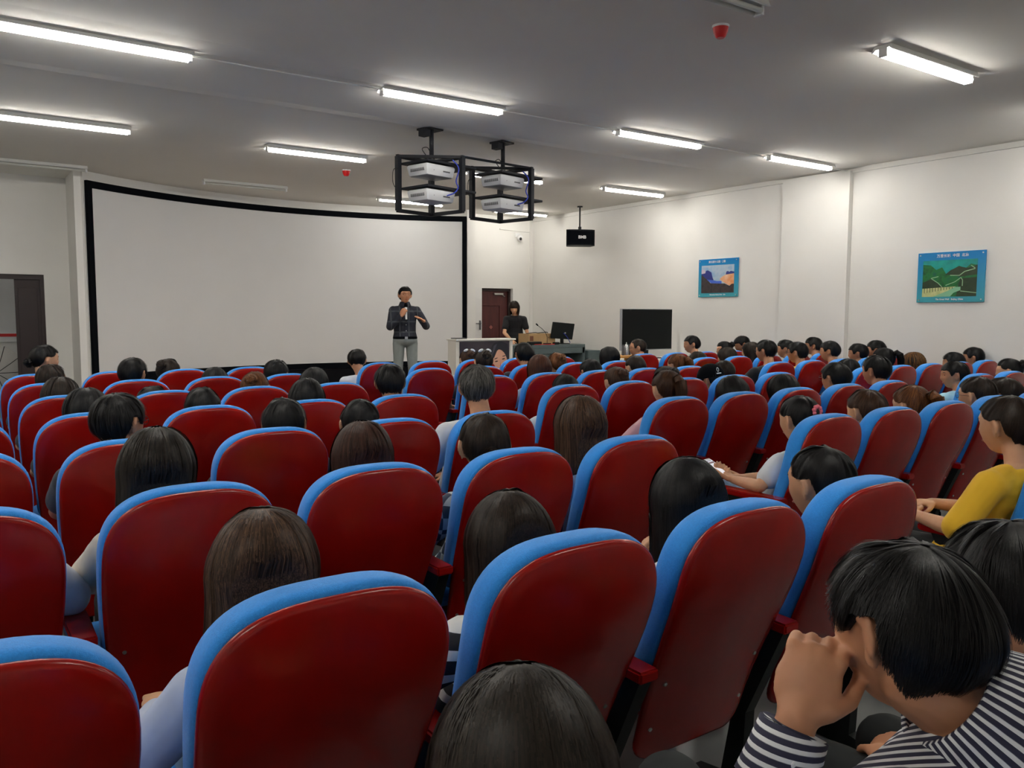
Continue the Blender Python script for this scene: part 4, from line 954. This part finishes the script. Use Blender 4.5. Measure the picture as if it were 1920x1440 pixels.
    if style == 'pony':
        tuft([(0,-.100,.055),(0,-.128,.062),(0,-.152,.040),(0,-.160,-.01),(0,-.155,-.06),(0,-.148,-.11),(0,-.145,-.14)], [.016,.026,.031,.030,.026,.017,.004], int(90*dense))
    if style in ('bun', 'lowbun', 'tied'):
        z = {'bun': .060, 'lowbun': -.030, 'tied': -.05}[style]; y = {'bun': -.112, 'lowbun': -.112, 'tied': -.10}[style]; rb = {'bun': .036, 'lowbun': .033, 'tied': .022}[style]
        n = 46
        for turn in range(3):
            pts = []
            for k in range(13):
                an = k/12*2*pi+turn*.7; rr_ = rb*(1-.30*turn)
                pts.append((rr_*.62*cos(an), y-.010*turn-.004*sin(3*an), z+rr_*.62*sin(an)))
            tuft(pts, [rb*.55]*13, int(10*dense))
    if backrest:                                            # hair lies in front of the chair back
        for v in bm.verts:
            if v.co.z < 1.06: v.co.y = max(v.co.y, yb(max(.3, v.co.z))+.135)
    return bm
def eyeglass(hm, parent):
    bm = bmesh.new()
    for s in (-1, 1):
        tube(bm, [hm @ V((s*.032+.022*cos(2*pi*i/18), .098-.004*abs(cos(2*pi*i/18)), .012+.017*sin(2*pi*i/18))) for i in range(19)], .0014, 5, caps=False)
        tube(bm, [hm @ V((s*.054, .094, .016)), hm @ V((s*.082, .05, .014)), hm @ V((s*.086, -.005, .008)), hm @ V((s*.084, -.02, -.01))], .0014, 5)
    tube(bm, [hm @ V((-.010,.100,.014)), hm @ V((0,.104,.017)), hm @ V((.010,.100,.014))], .0014, 5)
    build('glasses', bm, MAT['glass_frame'], parent)
def face_parts(hm, parent, hairm):
    for s in (-1, 1):
        bm = bmesh.new(); ball(bm, hm @ V((s*.032, .0735, .011)), (.012,.0085,.0055), 12, 8, hm); build('eye', bm, MAT['eye'], parent, smooth=True)
        bm = bmesh.new(); tube(bm, [hm @ V((s*.016,.0885,.030)), hm @ V((s*.032,.0855,.035)), hm @ V((s*.050,.073,.031))], [.0022,.0028,.0015], 6); build('eyebrow', bm, hairm, parent)
    bm = bmesh.new(); ball(bm, hm @ V((0,.0855,-.056)), (.019,.0075,.0055), 14, 8, hm); build('mouth', bm, MAT['mouth'], parent, smooth=True)

def person(label, root, head, top, style, hcol, sex, cloth, yaw=0, pitch=0, roll=0, arms=None, hip=None, legs=None, vox=.011, hs=1.07, ln=.22, seed=0, dense=1, face=0,
           glasses=0, sleeve=.55, skin='skin', trousers='trousers', group='people sitting in the auditorium', tie=None, armspec=None, stand=False, nbv=None, puff=1.0, cvox=None, wrk=.004, lower=True, collar=True):
    """root: floor point; head: (x,y) of the head and top: height of the crown; all in room metres"""
    t = thing('person', label, 'person', root, 0, group)
    rx, ry, rz_ = root
    hm = M.Translation((head[0]-rx, head[1]-ry, top-.125*hs-rz_)) @ M.Rotation(R(yaw), 4, 'Z') @ M.Rotation(R(pitch), 4, 'X') @ M.Rotation(R(roll), 4, 'Y') @ M.Scale(hs, 4)
    sc = 1.04 if sex == 'm' else .97
    hip = V(hip) if hip else V((0, .37, .51))
    hc = hm.translation
    nb = V(nbv) if nbv else V((hc.x*.72, hc.y-.075+.0*pitch, hc.z-.138*hs))
    S = (.185 if sex == 'm' else .168)
    A = default_arms(S, hip, nb, sc)
    if armspec:
        for k in armspec: A[k].update(armspec[k])
    # body: one continuous skin surface
    bm = bmesh.new(); head_shape(bm, hm)
    limb(bm, [nb+V((0,0,-.03)), nb.lerp(hm @ V((0,-.022,-.06)), .5), hm @ V((0,-.022,-.055))], [.060*sc,.052*sc,.054*sc], 16)
    if lower: torso(bm, hip, nb, 0, sex, sc*.95)
    else: torso(bm, hip, nb, 0, sex, sc*.95)
    for k, s in (('L', -1), ('R', 1)):
        a = A[k]; m1 = V(a['sh']).lerp(V(a['el']), .5)
        limb(bm, [a['sh'], m1, a['el'], V(a['el']).lerp(V(a['wr']), .35), a['wr']], [.046*sc, .042*sc, .034*sc, .036*sc, .024*sc], 12)
        hand_shape(bm, a['wr'], a['d'], a['n'], a['curl'], s if 'side' not in a else a['side'], 1.0*sc)
    LG = legs or [((s*.09, hip.y+.02, hip.z-.01), (s*.115, hip.y+.40, .50), (s*.12, hip.y+.36, .09), (s*.13, hip.y+.47, .045)) for s in (-1, 1)]
    for lg in LG: limb(bm, [V(q) for q in lg], [.076*sc, .052*sc, .036*sc, .034*sc], 12)
    link('body', voxel(bm, vox, 2), t, MAT[skin])
    # shirt
    bm = bmesh.new(); g = .016
    torso(bm, hip+V((0,0,.02)), nb+V((0,0,-.012)), g*.75, sex, sc)
    for k in 'LR':
        a = A[k]; sh, el, wr = V(a['sh']), V(a['el']), V(a['wr'])
        if sleeve <= 1: limb(bm, [sh, sh.lerp(el, sleeve*.6), sh.lerp(el, sleeve)], [.050*sc+g, .048*sc+g, .046*sc+g], 14)
        else: limb(bm, [sh, sh.lerp(el, .5), el, el.lerp(wr, .45), el.lerp(wr, .86)], [.050*sc+g, .044*sc+g, .040*sc+g, .038*sc+g*.8, .032*sc+g*.5], 14)
    shirt = link('shirt', voxel(bm, cvox or vox, 2, wrk), t, CL[cloth])
    # trousers
    bm = bmesh.new(); ball(bm, hip+V((0,0,-.02)), (.178*sc, .135*sc, .10), 18, 12)
    for lg in LG: limb(bm, [V(lg[0]), V(lg[1]), V(lg[2])], [.090*sc, .066*sc, .058*sc], 12)
    link('trousers', voxel(bm, max(vox, .009), 2, .003), t, CL[trousers] if trousers in CL else MAT[trousers])
    for lg in LG:
        a_, b_ = V(lg[2]), V(lg[3]); d = (b_-a_); d.z = 0; d.normalize()
        bm = bmesh.new(); limb(bm, [a_-d*.02+V((0,0,-.045)), a_+d*.08+V((0,0,-.045)), a_+d*.17+V((0,0,-.05))], [.042,.040,.034], 10)
        build('shoe', bm, MAT['black'], t, smooth=True)
    hb = make_hair(style, sex, hm, ln, seed, dense, puff, backrest=not stand and group is not None and style == 'long')
    hair = build('hair', hb, HAIR[hcol], t, smooth=True)
    if tie:
        bm = bmesh.new(); z, y = (.055,-.112) if style in ('bun','pony') else (-.02,-.10)
        col = {'pink': (.85,.18,.22), 'white': (.75,.78,.85)}[tie]
        if tie == 'white':
            for s in (-1, 1): ball(bm, hm @ V((s*.040, y+.05, z+.050)), (.028,.010,.014), 12, 8, hm @ M.Rotation(R(s*25),4,'Y'))
        else:
            for i in range(9): a = 2*pi*i/9; ball(bm, hm @ V((.022*cos(a), y-.01, .045+.022*sin(a))), .012, 10, 6)
        build('hair_tie', bm, mat('hair_tie_'+tie, col, .8), t, smooth=True)
    if style == 'pony' and not tie:
        bm = bmesh.new(); tube(bm, [hm @ V((0,-.104,.056)), hm @ V((0,-.120,.060))], .019*hs, 12); build('hair_tie', bm, MAT['black'], t, smooth=True)
    if style == 'cap':
        bm = bmesh.new(); rings = []
        for j in range(9):
            th = (j/8)*1.62; rings.append([bm.verts.new(hm @ V((.096*sin(th)*sin(2*pi*i/28), -.006+.115*sin(th)*cos(2*pi*i/28), .020+.112*cos(th)))) for i in range(28)])
        for a_, b_ in zip(rings, rings[1:]):
            for i in range(28): bm.faces.new((a_[i], a_[(i+1)%28], b_[(i+1)%28], b_[i]))
        bmesh.ops.recalc_face_normals(bm, faces=bm.faces[:])
        cp = build('baseball_cap', bm, MAT['black'], t, smooth=True)
        bm = bmesh.new(); pts = [(.075*cos(a), .085+.075*sin(a)) for a in [pi*i/12 for i in range(13)]]
        prism(bm, pts+[(-.075,.07),(.075,.07)], .012, .018, axis='z')
        for v in bm.verts: v.co = hm @ v.co
        build('cap_peak', bm, MAT['black'], cp)
        bm = bmesh.new(); tube(bm, [hm @ V((-.05+.016*cos(2*pi*i/16), -.103, .065+.016*sin(2*pi*i/16))) for i in range(17)], .0022, 5, caps=False)
        tube(bm, [hm @ V((-.07,-.098,.035)), hm @ V((-.03,-.114,.033))], .005, 6)
        build('cap_print', bm, MAT['white'], cp)
    if glasses: eyeglass(hm, t)
    if face: face_parts(hm, t, HAIR[hcol])
    return t, hm, A
def lookyaw(x, y): return math.degrees(-math.atan2(3.33-x, 10.6-y))

for i, (r, c, hx, hy, top, style, hcol, sex, cloth, label, ex) in enumerate(PEOPLE):
    sx, sy = seat_xy(r, c)
    yaw = lookyaw(hx, hy)*.85 + ex.get('yaw', 0)*.6
    rel = lambda p: V(p)-V((sx, sy, 0))
    hip = V(((hx-sx)*.35, .37, .50)); hq = V((hx-sx, hy-sy, top-.14)); pitch = ex.get('pitch', -6)
    sp = None; near = r <= 2; vox = .011 if r > 3 else .009
    kind = ex.get('arms')
    if (r, c) in ((1,-3), (1,-2), (3,0), (2,-1), (3,1), (4,1), (2,0)):
        sp = dict(L=dict(el=V((-.285,.27,.665)), wr=V((-.22,.46,.66)), d=V((.2,1,0)), n=V((0,0,1)), curl=.4))
    if kind == 'phone':
        sp = dict(L=dict(el=V((-.255,.22,.66)), wr=V((-.225,.41,.66)), d=V((0,.9,.25)), n=V((0,-.2,-1)), curl=.45), R=dict(el=V((.16,.30,.66)), wr=V((-.10,.43,.655)), d=V((-.8,.5,.1)), n=V((0,-.2,-1)), curl=.5)); vox = .006
    if kind == 'clasp':
        sp = dict(L=dict(el=V((-.27,.26,.66)), wr=V((-.20,.47,.67)), d=V((.55,.8,.1)), n=V((-.6,.1,.75)), curl=.6), R=dict(el=V((.18,.36,.66)), wr=V((.0,.50,.69)), d=V((-.85,.4,.05)), n=V((.3,-.2,.9)), curl=.5)); vox = .006
    if kind == 'chin':
        sp = dict(L=dict(el=V((-.25,.30,.67)), wr=V((hq.x-.075, hq.y+.12, top-.36)), d=V((.25,-.1,1)), n=V((-.75,.6,0)), curl=.75)); vox = .006
    if kind == 'temple':
        sp = dict(R=dict(el=V((.25,.34,.70)), wr=V((hq.x+.14, hq.y+.04, top-.20)), d=V((-.35,0,1)), n=V((1,0,.3)), curl=.5)); vox = .007
    if kind == 'clasp': sx -= .14
    t, hm, A = person(label, (sx, sy, 0), (hx, hy), top, style, hcol, sex, cloth, yaw, pitch, 0, hip=hip, vox=vox, seed=i+1, dense=(9 if r == 1 else 4 if r == 2 else 2 if r == 3 else 1), ln=ex.get('len', .30 if style == 'long' else .05),
           face=ex.get('face', 0), glasses=ex.get('glasses', 0), skin='skin' if sex == 'f' else 'skin2', tie=ex.get('tie'), armspec=sp, sleeve=(1.5 if cloth in ('ltblue','denim','plaid','check','cream') else .95 if cloth == 'yellow' else .6),
           trousers='jeans' if i % 3 == 0 else 'trousers', hs=(1.13 if sex == 'f' and r <= 2 else 1.07), cvox=.008 if near else None)
    if kind == 'phone':
        w_ = A['L']['wr']; d_ = V((-.1,.9,.35)).normalized()
        ph = thing('mobile_phone', 'white mobile phone with lit screen held in the hands above the armrest', 'phone', (sx+w_.x-.01, sy+w_.y+.115, w_.z+.052)); ph.rotation_euler = (R(28), 0, R(14))
        bm = bmesh.new(); box(bm, (-.036,-.074,-.004), (.036,.074,.004), bev=.003); build('phone_case', bm, MAT['white'], ph)
        bm = bmesh.new(); box(bm, (-.032,-.062,.0041), (.032,.060,.0048)); build('phone_screen', bm, MAT['phone'], ph)
        bm = bmesh.new(); box(bm, (-.028,.030,.0049), (.028,.042,.0053)); box(bm, (-.028,.050,.0049), (.020,.054,.0053)); build('phone_text', bm, mat('phone_text', (.25,.10,.14), .4), ph)

# ------------------------------------------------------------------ the people nearest the camera
def stripe_cloth(name, freq, vec, duty=.62, coord='Object'):
    m = mat(name, (.02,.02,.05), .85); b = m.node_tree.nodes['Principled BSDF']
    tc = nn(m,'ShaderNodeTexCoord'); dt = nn(m,'ShaderNodeVectorMath'); dt.operation='DOT_PRODUCT'; dt.inputs[1].default_value = V(vec).normalized()*freq
    fr = nn(m,'ShaderNodeMath'); fr.operation='FRACT'; rp = nn(m,'ShaderNodeValToRGB'); rp.color_ramp.interpolation='LINEAR'
    e = rp.color_ramp.elements; e[0].position=duty-.08; e[0].color=(.022,.022,.05,1); e[1].position=duty; e[1].color=(.72,.73,.74,1)
    lk(m,tc.outputs[coord],dt.inputs[0]); lk(m,dt.outputs['Value'],fr.inputs[0]); lk(m,fr.outputs[0],rp.inputs[0]); lk(m,rp.outputs[0],b.inputs['Base Color']); return m
CL['stripe'] = stripe_cloth('cloth_navy_white_stripes', 112, (.3,.5,.8))
cuffm = stripe_cloth('cloth_striped_cuff', 78, (.25,0,1)); collm = stripe_cloth('cloth_striped_collar', 46, (1,0,0), coord='UV')

root = (-1.16, -.12, 0)
t, hm, A = person('large foreground person in navy and white striped shirt, fist against the face, lower right corner', root, (-1.311, .177), 1.256, 'short', 'black', 'm', 'stripe',
    yaw=-5, pitch=-10, roll=4, hip=(0,.40,.50), nbv=(-.105,.215,1.035), vox=.0036, cvox=.006, hs=.955, seed=41, dense=22, skin='skin2', sleeve=1.5, wrk=.004,
    armspec=dict(L=dict(sh=V((-.275,.22,.955)), el=V((-.43,.37,.745)), wr=V((-.292,.352,1.035)), d=V((.55,.10,.80)), n=V((-.80,-.50,.30)), curl=1.0),
                 R=dict(sh=V((.10,.20,.945)), el=V((.20,.36,.72)), wr=V((-.02,.52,.70)), d=V((-.6,.7,.1)), n=V((.1,.1,1)), curl=.4)),
    legs=[((-.09,.40,.49), (-.118,.73,.69), (-.04,.86,.42), (.02,1.0,.38)), ((.09,.40,.48), (.12,.78,.50), (.12,.76,.09), (.13,.88,.045))], face=1, puff=1.0, collar=False)
# collar and cuff
nb = V((-.105,.215,1.035)); hn = hm @ V((0,-.022,-.055)); ax = (hn-nb).normalized(); a_, b_ = frame(ax)
bm = bmesh.new(); rr_ = []; uvl = bm.loops.layers.uv.new('UVMap')
for k, (h, r_) in enumerate(((-.010,.092),(.012,.082),(.042,.073),(.058,.070),(.060,.077),(.040,.086),(.012,.098),(-.008,.106))):
    rr_.append([bm.verts.new(q) for q in ring(nb+ax*h, a_, b_, r_, r_*.98, 48)])
for j, (p_, q_) in enumerate(zip(rr_, rr_[1:])):
    for i in range(48):
        f_ = bm.faces.new((p_[i], p_[(i+1)%48], q_[(i+1)%48], q_[i]))
        for l, u_ in zip(f_.loops, (i, i+1, i+1, i)): l[uvl].uv = (u_/48, 0)
bmesh.ops.recalc_face_normals(bm, faces=bm.faces[:])
build('shirt_collar', bm, collm, t, smooth=True)
wr = V(A['L']['wr']); el = V(A['L']['el']); d = (wr-el).normalized()
bm = bmesh.new(); tube(bm, [wr-d*.085, wr-d*.05, wr-d*.012, wr-d*.010, wr-d*.016], [.050,.046,.043,.040,.034], 28, caps=False)
build('shirt_cuff', bm, cuffm, t, smooth=True)
bm = bmesh.new(); ball(bm, wr-d*.035+V((-.03,-.032,0)), (.006,.003,.006), 10, 6); build('cuff_button', bm, MAT['white'], t)

person('person in faded denim shirt with cropped black hair, cut by the right edge', (-.58, -.12, 0), (-.813, .27), 1.195, 'short', 'black', 'm', 'denim', yaw=-8, pitch=-18,
    hip=(-.05,.40,.50), nbv=(-.12,.27,.93), vox=.007, hs=1.08, seed=43, dense=9, skin='skin2', sleeve=.7, puff=.98)
person('dark-haired person at the bottom centre, only the top of the head showing', (-1.74, -.12, 0), (-1.765, .386), 1.122, 'long', 'dark2', 'f', 'black', yaw=-28, pitch=-20,
    hip=(0,.40,.50), vox=.009, hs=1.10, seed=47, dense=18, ln=.30, sleeve=.6, puff=1.02)
x, y = seat_xy(2, -4)
person('person with pale blue sleeve on the armrest, cut by the left edge', (x, y, 0), (x-.06, y+.26), 1.19, 'short', 'black', 'm', 'white2', yaw=-30, hip=(-.02,.38,.5), seed=51, vox=.009,
    armspec=dict(R=dict(el=V((.285,.30,.675)), wr=V((.25,.52,.665)), d=V((-.2,1,0)), n=V((0,0,1)), curl=.3)), sleeve=.95)
x, y = seat_xy(4, -4)
person('person with blue checked sleeve just inside the left edge', (x, y, 0), (x-.10, y+.26), 1.20, 'short', 'black', 'm', 'check', yaw=-30, hip=(0,.38,.5), seed=52, sleeve=1.5,
    armspec=dict(R=dict(el=V((.27,.30,.69)), wr=V((.20,.50,.68)), d=V((-.2,1,0)), n=V((0,0,1)), curl=.3)))

# ------------------------------------------------------------------ lecturer with microphone
CL['navyplaid'] = mat('cloth_navy_plaid', (.014,.016,.028), .8)
def plaid2():
    m = CL['navyplaid']; b = m.node_tree.nodes['Principled BSDF']; tc = nn(m,'ShaderNodeTexCoord'); sp = nn(m,'ShaderNodeSeparateXYZ'); lk(m,tc.outputs['Object'],sp.inputs[0]); outs=[]
    for ax, f, o_ in ((0,7.5,.42),(2,6.5,.1)):
        mu = nn(m,'ShaderNodeMath'); mu.operation='MULTIPLY_ADD'; mu.inputs[1].default_value=f; mu.inputs[2].default_value=o_; fr = nn(m,'ShaderNodeMath'); fr.operation='FRACT'; gt = nn(m,'ShaderNodeMath'); gt.operation='LESS_THAN'; gt.inputs[1].default_value=.14
        lk(m,sp.outputs[ax],mu.inputs[0]); lk(m,mu.outputs[0],fr.inputs[0]); lk(m,fr.outputs[0],gt.inputs[0]); outs.append(gt)
    mx0 = nn(m,'ShaderNodeMath'); mx0.operation='MAXIMUM'; lk(m,outs[0].outputs[0],mx0.inputs[0]); lk(m,outs[1].outputs[0],mx0.inputs[1])
    mx = nn(m,'ShaderNodeMix'); mx.data_type='RGBA'; mx.inputs[6].default_value=(.012,.014,.026,1); mx.inputs[7].default_value=(.055,.060,.070,1); lk(m,mx0.outputs[0],mx.inputs[0]); lk(m,mx.outputs[2],b.inputs['Base Color'])
plaid2()
L = (3.33, 10.6, ST)
t, hm, A = person('standing lecturer in dark plaid shirt and grey trousers, speaking into a microphone', L, (3.33, 10.63), 1.955, 'short', 'black', 'm', 'navyplaid', yaw=4, pitch=2,
    hip=(0,0,.96), nbv=(0,-.02,1.475), vox=.0048, cvox=.0055, hs=1.10, seed=61, dense=2, face=1, glasses=1, skin='skin2', sleeve=1.5, trousers='lecture', group=None,
    armspec=dict(R=dict(sh=V((.175,-.02,1.39)), el=V((.235,.10,1.15)), wr=V((.075,.235,1.315)), d=V((-.42,.10,.90)), n=V((.55,.80,-.05)), curl=.95),
                 L=dict(sh=V((-.175,-.02,1.39)), el=V((-.31,.06,1.16)), wr=V((-.245,.27,1.235)), d=V((.62,.35,.42)), n=V((-.25,.25,.92)), curl=.18)),
    legs=[((-.095,0,.90), (-.105,.03,.50), (-.11,-.01,.09), (-.13,.12,.045)), ((.095,0,.90), (.11,.03,.50), (.115,-.01,.09), (.14,.12,.045))])
t.rotation_euler = (0,0,R(160))
bm = bmesh.new(); tube(bm, [V((.168*cos(2*pi*i/36), .128*sin(2*pi*i/36), .985)) for i in range(37)], .016, 8, caps=False)
for v in bm.verts: v.co.z = .985+(v.co.z-.985)*1.3
build('belt', bm, MAT['black'], t, smooth=True)
bm = bmesh.new(); box(bm, (-.022,.138,.965), (.022,.150,1.005), bev=.003); build('belt_buckle', bm, MAT['bolt'], t)
bm = bmesh.new(); rings = []
for h, r_ in ((-.015,.092),(.010,.074),(.045,.066),(.047,.071),(.020,.082),(-.02,.100)): rings.append([bm.verts.new(q) for q in ring(V((0,-.015+.1*max(0,h),1.475+h)), V((1,0,0)), V((0,1,.0)), r_, r_*.95, 28)])
for p_, q_ in zip(rings, rings[1:]):
    for i in range(28): bm.faces.new((p_[i], p_[(i+1)%28], q_[(i+1)%28], q_[i]))
bmesh.ops.recalc_face_normals(bm, faces=bm.faces[:]); build('shirt_collar', bm, CL['navyplaid'], t, smooth=True)
bm = bmesh.new()
for z in (1.36,1.27,1.18,1.09): ball(bm, (0,.128+.004*(z>1.2),z), (.006,.004,.006), 8, 6)
build('shirt_buttons', bm, MAT['white'], t)
hc = A['R']['wr']+V((-.42,.10,.90)).normalized()*.085
mp = M.Rotation(R(160), 4, 'Z'); mp.translation = V(L)
mic = thing('microphone', 'white handheld microphone in the lecturer\'s hand', 'microphone', mp @ (hc+V((-.028,-.030,-.005)))); mic.rotation_euler = (R(12), 0, R(160))
bm = bmesh.new(); tube(bm, [(0,0,-.13),(0,0,-.02),(0,0,.055)], [.014,.017,.020], 14); build('microphone_body', bm, MAT['white'], mic, auto=40)
bm = bmesh.new(); tube(bm, [(0,0,-.165),(0,0,-.13)], [.012,.014], 14); build('microphone_base', bm, MAT['blackmetal'], mic)
bm = bmesh.new(); ball(bm, (0,0,.085), (.026,.026,.032), 16, 10); tube(bm, [(0,0,.05),(0,0,.062)], .023, 14); build('microphone_head', bm, MAT['black'], mic, smooth=True)

# ------------------------------------------------------------------ helper at the desk
t, hm, A = person('woman in black T-shirt with short dark hair bending over the grey desk', (6.42, 12.15, ST), (6.42+.03, 12.15+.15), 1.79, 'bob', 'darkbrown', 'f', 'black', yaw=-8, pitch=-20,
    hip=(0,-.04,.92), nbv=(0,.045,1.32), vox=.006, hs=1.05, seed=67, dense=2, face=1, skin='skin', sleeve=.62, group=None,
    armspec=dict(R=dict(sh=V((.16,.02,1.25)), el=V((.21,.14,1.0)), wr=V((.10,.36,.87)), d=V((-.25,.75,-.45)), n=V((.1,.3,.9)), curl=.3),
                 L=dict(sh=V((-.16,.02,1.25)), el=V((-.22,.10,1.0)), wr=V((-.20,.30,.87)), d=V((.1,.8,-.4)), n=V((0,.3,.9)), curl=.3)),
    legs=[((-.09,-.04,.88), (-.10,-.01,.48), (-.10,-.05,.09), (-.11,.07,.045)), ((.09,-.04,.88), (.10,-.01,.48), (.10,-.05,.09), (.11,.07,.045))])
t.rotation_euler = (0,0,R(150))

bpy.data.objects.remove(BENCH); bpy.data.scenes.remove(LAB)
